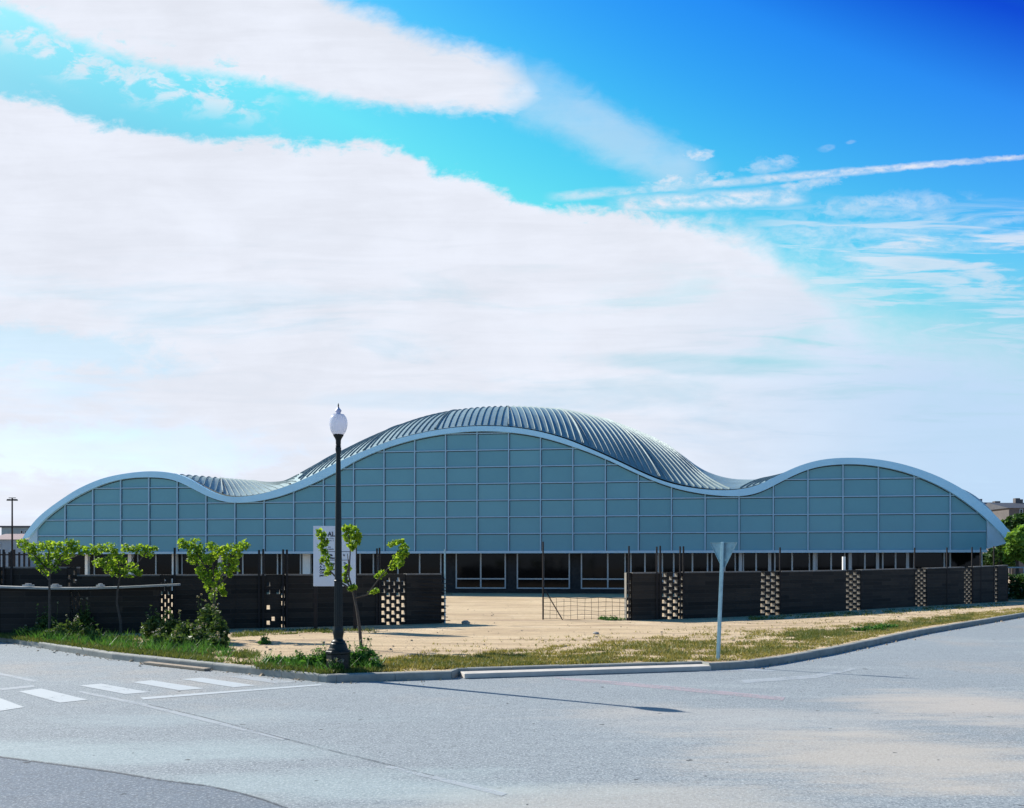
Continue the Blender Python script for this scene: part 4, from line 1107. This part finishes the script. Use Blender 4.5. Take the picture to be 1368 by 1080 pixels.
def curve(inp, pts, x0, x1, y0, y1):
    fc = nt.n('ShaderNodeFloatCurve'); c = fc.mapping.curves[0]
    P_ = [((x-x0)/(x1-x0), (y-y0)/(y1-y0)) for x, y in pts]
    while len(c.points) < len(P_): c.points.new(.5, .5)
    for p, (a, b) in zip(c.points, P_): p.location = (a, b); p.handle_type = 'AUTO_CLAMPED'
    fc.mapping.use_clip = False; fc.mapping.update()
    wt.links.new(nt.math('DIVIDE', nt.math('SUBTRACT', inp, x0), x1-x0, clamp=True), fc.inputs['Value'])
    return nt.math('ADD', nt.math('MULTIPLY', fc.outputs[0], y1-y0), y0)
def sub(a, b): return nt.math('SUBTRACT', a, b)
def mul(a, b): return nt.math('MULTIPLY', a, b)
def add(a, b): return nt.math('ADD', a, b)
fray = add(mul(sub(nA, .5), 95.0), add(mul(sub(nB, .5), 95.0), mul(sub(nD, .5), 42.0)))
# main bank
bnd = curve(U, [(-600,60),(0,128),(60,135),(150,165),(240,183),(350,191),(480,191),(560,215),(640,242),(700,264),(800,286),(950,298),(1015,312),(1050,345),(1130,390),(1180,425),(1260,445),(1368,470),(1700,540),(2200,600)], -600, 2200, 0, 756)
soft = nt.smooth(U, 820, 1260, 13.0, 80.0)
main = nt.smooth(nt.math('DIVIDE', add(sub(V, bnd), mul(fray, .55)), soft), -.7, .9)
# upper bank
lo = curve(U, [(-600,-140),(0,12),(80,52),(180,84),(300,106),(400,126),(500,141),(600,150),(680,152),(735,140),(780,150),(2200,300)], -600, 2200, -300, 756)
hi_ = curve(U, [(-600,-300),(380,-60),(450,2),(520,26),(570,50),(640,62),(700,88),(735,118),(780,150),(900,240),(2200,756)], -600, 2200, -300, 756)
up = mul(nt.smooth(add(sub(lo, V), mul(fray, .40)), -10, 16), nt.smooth(add(sub(V, hi_), mul(fray, .45)), -16, 30))
up = mul(up, nt.smooth(add(U, mul(fray, .8)), 650, 790, 1.0, .0))
# thin veil trailing from the upper bank to the contrail
def seg(x0, y0, x1, y1, w0, w1, fr):
    L = math.hypot(x1-x0, y1-y0); ex, ey = (x1-x0)/L, (y1-y0)/L
    al = add(mul(sub(U, x0), ex), mul(sub(V, y0), ey)); pe_ = add(mul(sub(U, x0), -ey), mul(sub(V, y0), ex))
    f_ = nt.math('DIVIDE', al, L); w = add(mul(nt.math('MINIMUM', nt.math('MAXIMUM', f_, 0.0), 1.0), w1-w0), w0)
    dist = nt.math('DIVIDE', add(nt.math('ABSOLUTE', pe_), mul(fr, 1.0)), w)
    ends = mul(nt.smooth(f_, -.05, .12), nt.smooth(f_, .88, 1.06, 1.0, 0.0))
    return mul(nt.smooth(dist, .25, 1.1, 1.0, 0.0), ends)
def ell(cx_, cy_, rx, ry, rot, fr):
    ca, sa = math.cos(rot), math.sin(rot)
    a_ = add(mul(sub(U, cx_), ca/rx), mul(sub(V, cy_), sa/rx)); b_ = add(mul(sub(U, cx_), -sa/ry), mul(sub(V, cy_), ca/ry))
    r_ = nt.math('SQRT', add(mul(a_, a_), mul(b_, b_)))
    return nt.smooth(add(r_, fr), .45, 1.1, 1.0, 0.0)
fB = mul(sub(nB, .5), 16.0); fD = mul(sub(nD, .5), 10.0); fE = mul(sub(nD, .5), 2.4); fF = mul(sub(nB, .5), 2.6)
veil = mul(mul(seg(680, 110, 940, 245, 52, 40, mul(fB, 2.6)), nt.smooth(nA, .3, .62, .55, 1.0)), .42)
wisps = [(seg(735, 264, 1000, 242, 9, 7, fD), .65), (seg(980, 243, 1400, 207, 8, 4, fD), .85), (ell(930, 207, 26, 9, 0, fE), .95), (ell(920, 240, 55, 14, -.05, fE), .9),
         (seg(815, 274, 1075, 262, 15, 17, fB), .9), (ell(1060, 250, 70, 9, -.18, fE), .6), (ell(1030, 220, 40, 11, -.15, fE), .5), (ell(1180, 275, 120, 17, -.06, fF), .55), (ell(1130, 310, 160, 16, -.03, fF), .5),
         (ell(1105, 198, 14, 5, -.2, fF), .3), (ell(1137, 190, 8, 3, -.2, fF), .3), (ell(1120, 350, 120, 50, .55, fF), .45), (ell(1240, 330, 150, 14, -.05, fF), .4), (ell(1300, 300, 110, 8, -.1, fF), .4), (ell(1210, 268, 60, 8, -.1, fF), .5)]
region = mul(nt.smooth(U, 930, 1080), mul(nt.smooth(V, 250, 330), 1.0))
streak = mul(mul(nt.smooth(nC, .43, .62), region), .85)
leftw = mul(mul(nt.smooth(nB, .52, .66), nt.smooth(U, 380, 250)), mul(nt.smooth(V, 18, 50), mul(nt.smooth(V, 150, 95), .75)))
dlo = sub(V, lo)
leftw = mul(mul(nt.smooth(nB, .44, .60), nt.smooth(dlo, 70, 22)), mul(nt.smooth(dlo, -8, 8), mul(nt.smooth(U, 400, 300), .8)))
m_ = nt.math('MAXIMUM', main, up); m_ = nt.math('MAXIMUM', m_, veil); m_ = nt.math('MAXIMUM', m_, streak); m_ = nt.math('MAXIMUM', m_, leftw)
dens = mul(nt.smooth(nB, .30, .66, .25, 1.0), nt.smooth(nD, .30, .62, .45, 1.0))
for w_, k_w in wisps: m_ = nt.math('MAXIMUM', m_, mul(mul(w_, dens), k_w*1.15))
# holes and thinner parts inside the bank
thin = mul(nt.smooth(nC, .52, .75), mul(nt.smooth(U, 860, 1300, .08, .6), nt.smooth(V, 280, 420)))
nE = nt.noise(mapped((.0032,.016), .10, (3,6,0)), 1.0, 6, .6, .5)
thin2 = mul(nt.smooth(nE, .48, .72), nt.smooth(V, 300, 470, 0.0, .40))
fG = mul(sub(nB, .5), 1.6); fH = mul(sub(nA, .5), 1.6)
gaps = add(mul(ell(40, 462, 230, 34, .12, add(fG, fH)), .42), add(mul(ell(150, 600, 260, 42, .03, add(fG, fH)), .42), add(mul(ell(930, 485, 160, 16, .05, fH), .35), mul(ell(560, 535, 180, 16, .0, fH), .25))))
bite = mul(mul(nt.smooth(nB, .54, .66), nt.smooth(dlo, -42, -8)), mul(nt.smooth(U, 420, 320), .75))      # ragged blue streaks along the lower edge of the upper bank
m_ = mul(m_, sub(1.0, nt.math('MINIMUM', add(add(thin, thin2), gaps), .85)))
m_ = mul(m_, sub(1.0, mul(bite, nt.smooth(dlo, 30, 10))))
# the half of the sky behind the camera: broken cloud of the same kind
nW = nt.noise(nt.n('ShaderNodeMapping', {'Vector': D, 'Scale': (1, 1, 2.6)}).outputs[0], 2.2, 7, .6)
backm = mul(nt.smooth(nW, .56, .70), .5)
front = nt.smooth(dy, .14, .34)
mask = add(mul(m_, front), mul(backm, sub(1.0, front)))
sdot = nt.n('ShaderNodeVectorMath', {0: D, 1: tuple(SUN)}, operation='DOT_PRODUCT').outputs['Value']
qv = sub(sdot, mul(nt.math('MAXIMUM', dz, 0.0), 2.2))              # low near the sun and the horizon haze, high away from both
tint = nt.ramp(nt.math('DIVIDE', add(qv, 1.0), 1.2, clamp=True), [(.12, (.75, .95, 1.05)), (.20, (.55, .55, 1.2)), (.243, (.48, .37, 1.42)), (.335, (1.49, 1.25, 1.76)), (.43, (1.9, 1.65, 1.65)), (.505, (2.3, 2.0, 1.54)), (.667, (2.77, 2.38, 1.29)), (.73, (2.35, 2.05, 1.18)), (.80, (1.75, 1.6, 1.0)), (.95, (1.3, 1.2, .85))])
hue = nt.n('ShaderNodeHueSaturation', {'Hue': .49, 'Saturation': 1.45, 'Value': 1.0, 'Color': sky.outputs[0]}).outputs[0]
cloudv = nt.smooth(add(mul(nA, .6), mul(nC, .4)), .32, .68, 1.04, .93)
CLOUD = nt.mix(1.0, (.85*7.0, .89*7.0, .99*7.0), nt.n('ShaderNodeCombineXYZ', {0: cloudv, 1: cloudv, 2: cloudv}).outputs[0], 'MULTIPLY')
hue = nt.mix(1.0, hue, tint, 'MULTIPLY')
lum = nt.n('ShaderNodeRGBToBW', {0: sky.outputs[0]}).outputs[0]
pale = nt.mix(1.0, nt.n('ShaderNodeCombineXYZ', {0: lum, 1: lum, 2: lum}).outputs[0], (.80, 1.05, 1.45), 'MULTIPLY')
hue = nt.mix(nt.smooth(dz, .32, .10, 0.0, .9), hue, pale)
CLOUD = nt.mix(mul(mul(nt.smooth(U, 760, 1330), nt.smooth(V, 300, 540)), .85), CLOUD, (.50*7, .72*7, .97*7))
colr = nt.mix(mask, hue, CLOUD)
wt.links.new(colr, bg.inputs['Color']); bg.inputs['Strength'].default_value = SKYS

# ------------------------------------------------------------------ render settings
vs_ = scene.view_settings
vs_.view_transform = 'Standard'; vs_.look = 'None'; vs_.gamma = 1.0; vs_.exposure = 0.7
try: vs_.use_curve_mapping = False
except Exception: pass
scene.render.engine = 'CYCLES'
scene.cycles.max_bounces = 8; scene.cycles.transparent_max_bounces = 16
scene.cycles.use_denoising = True
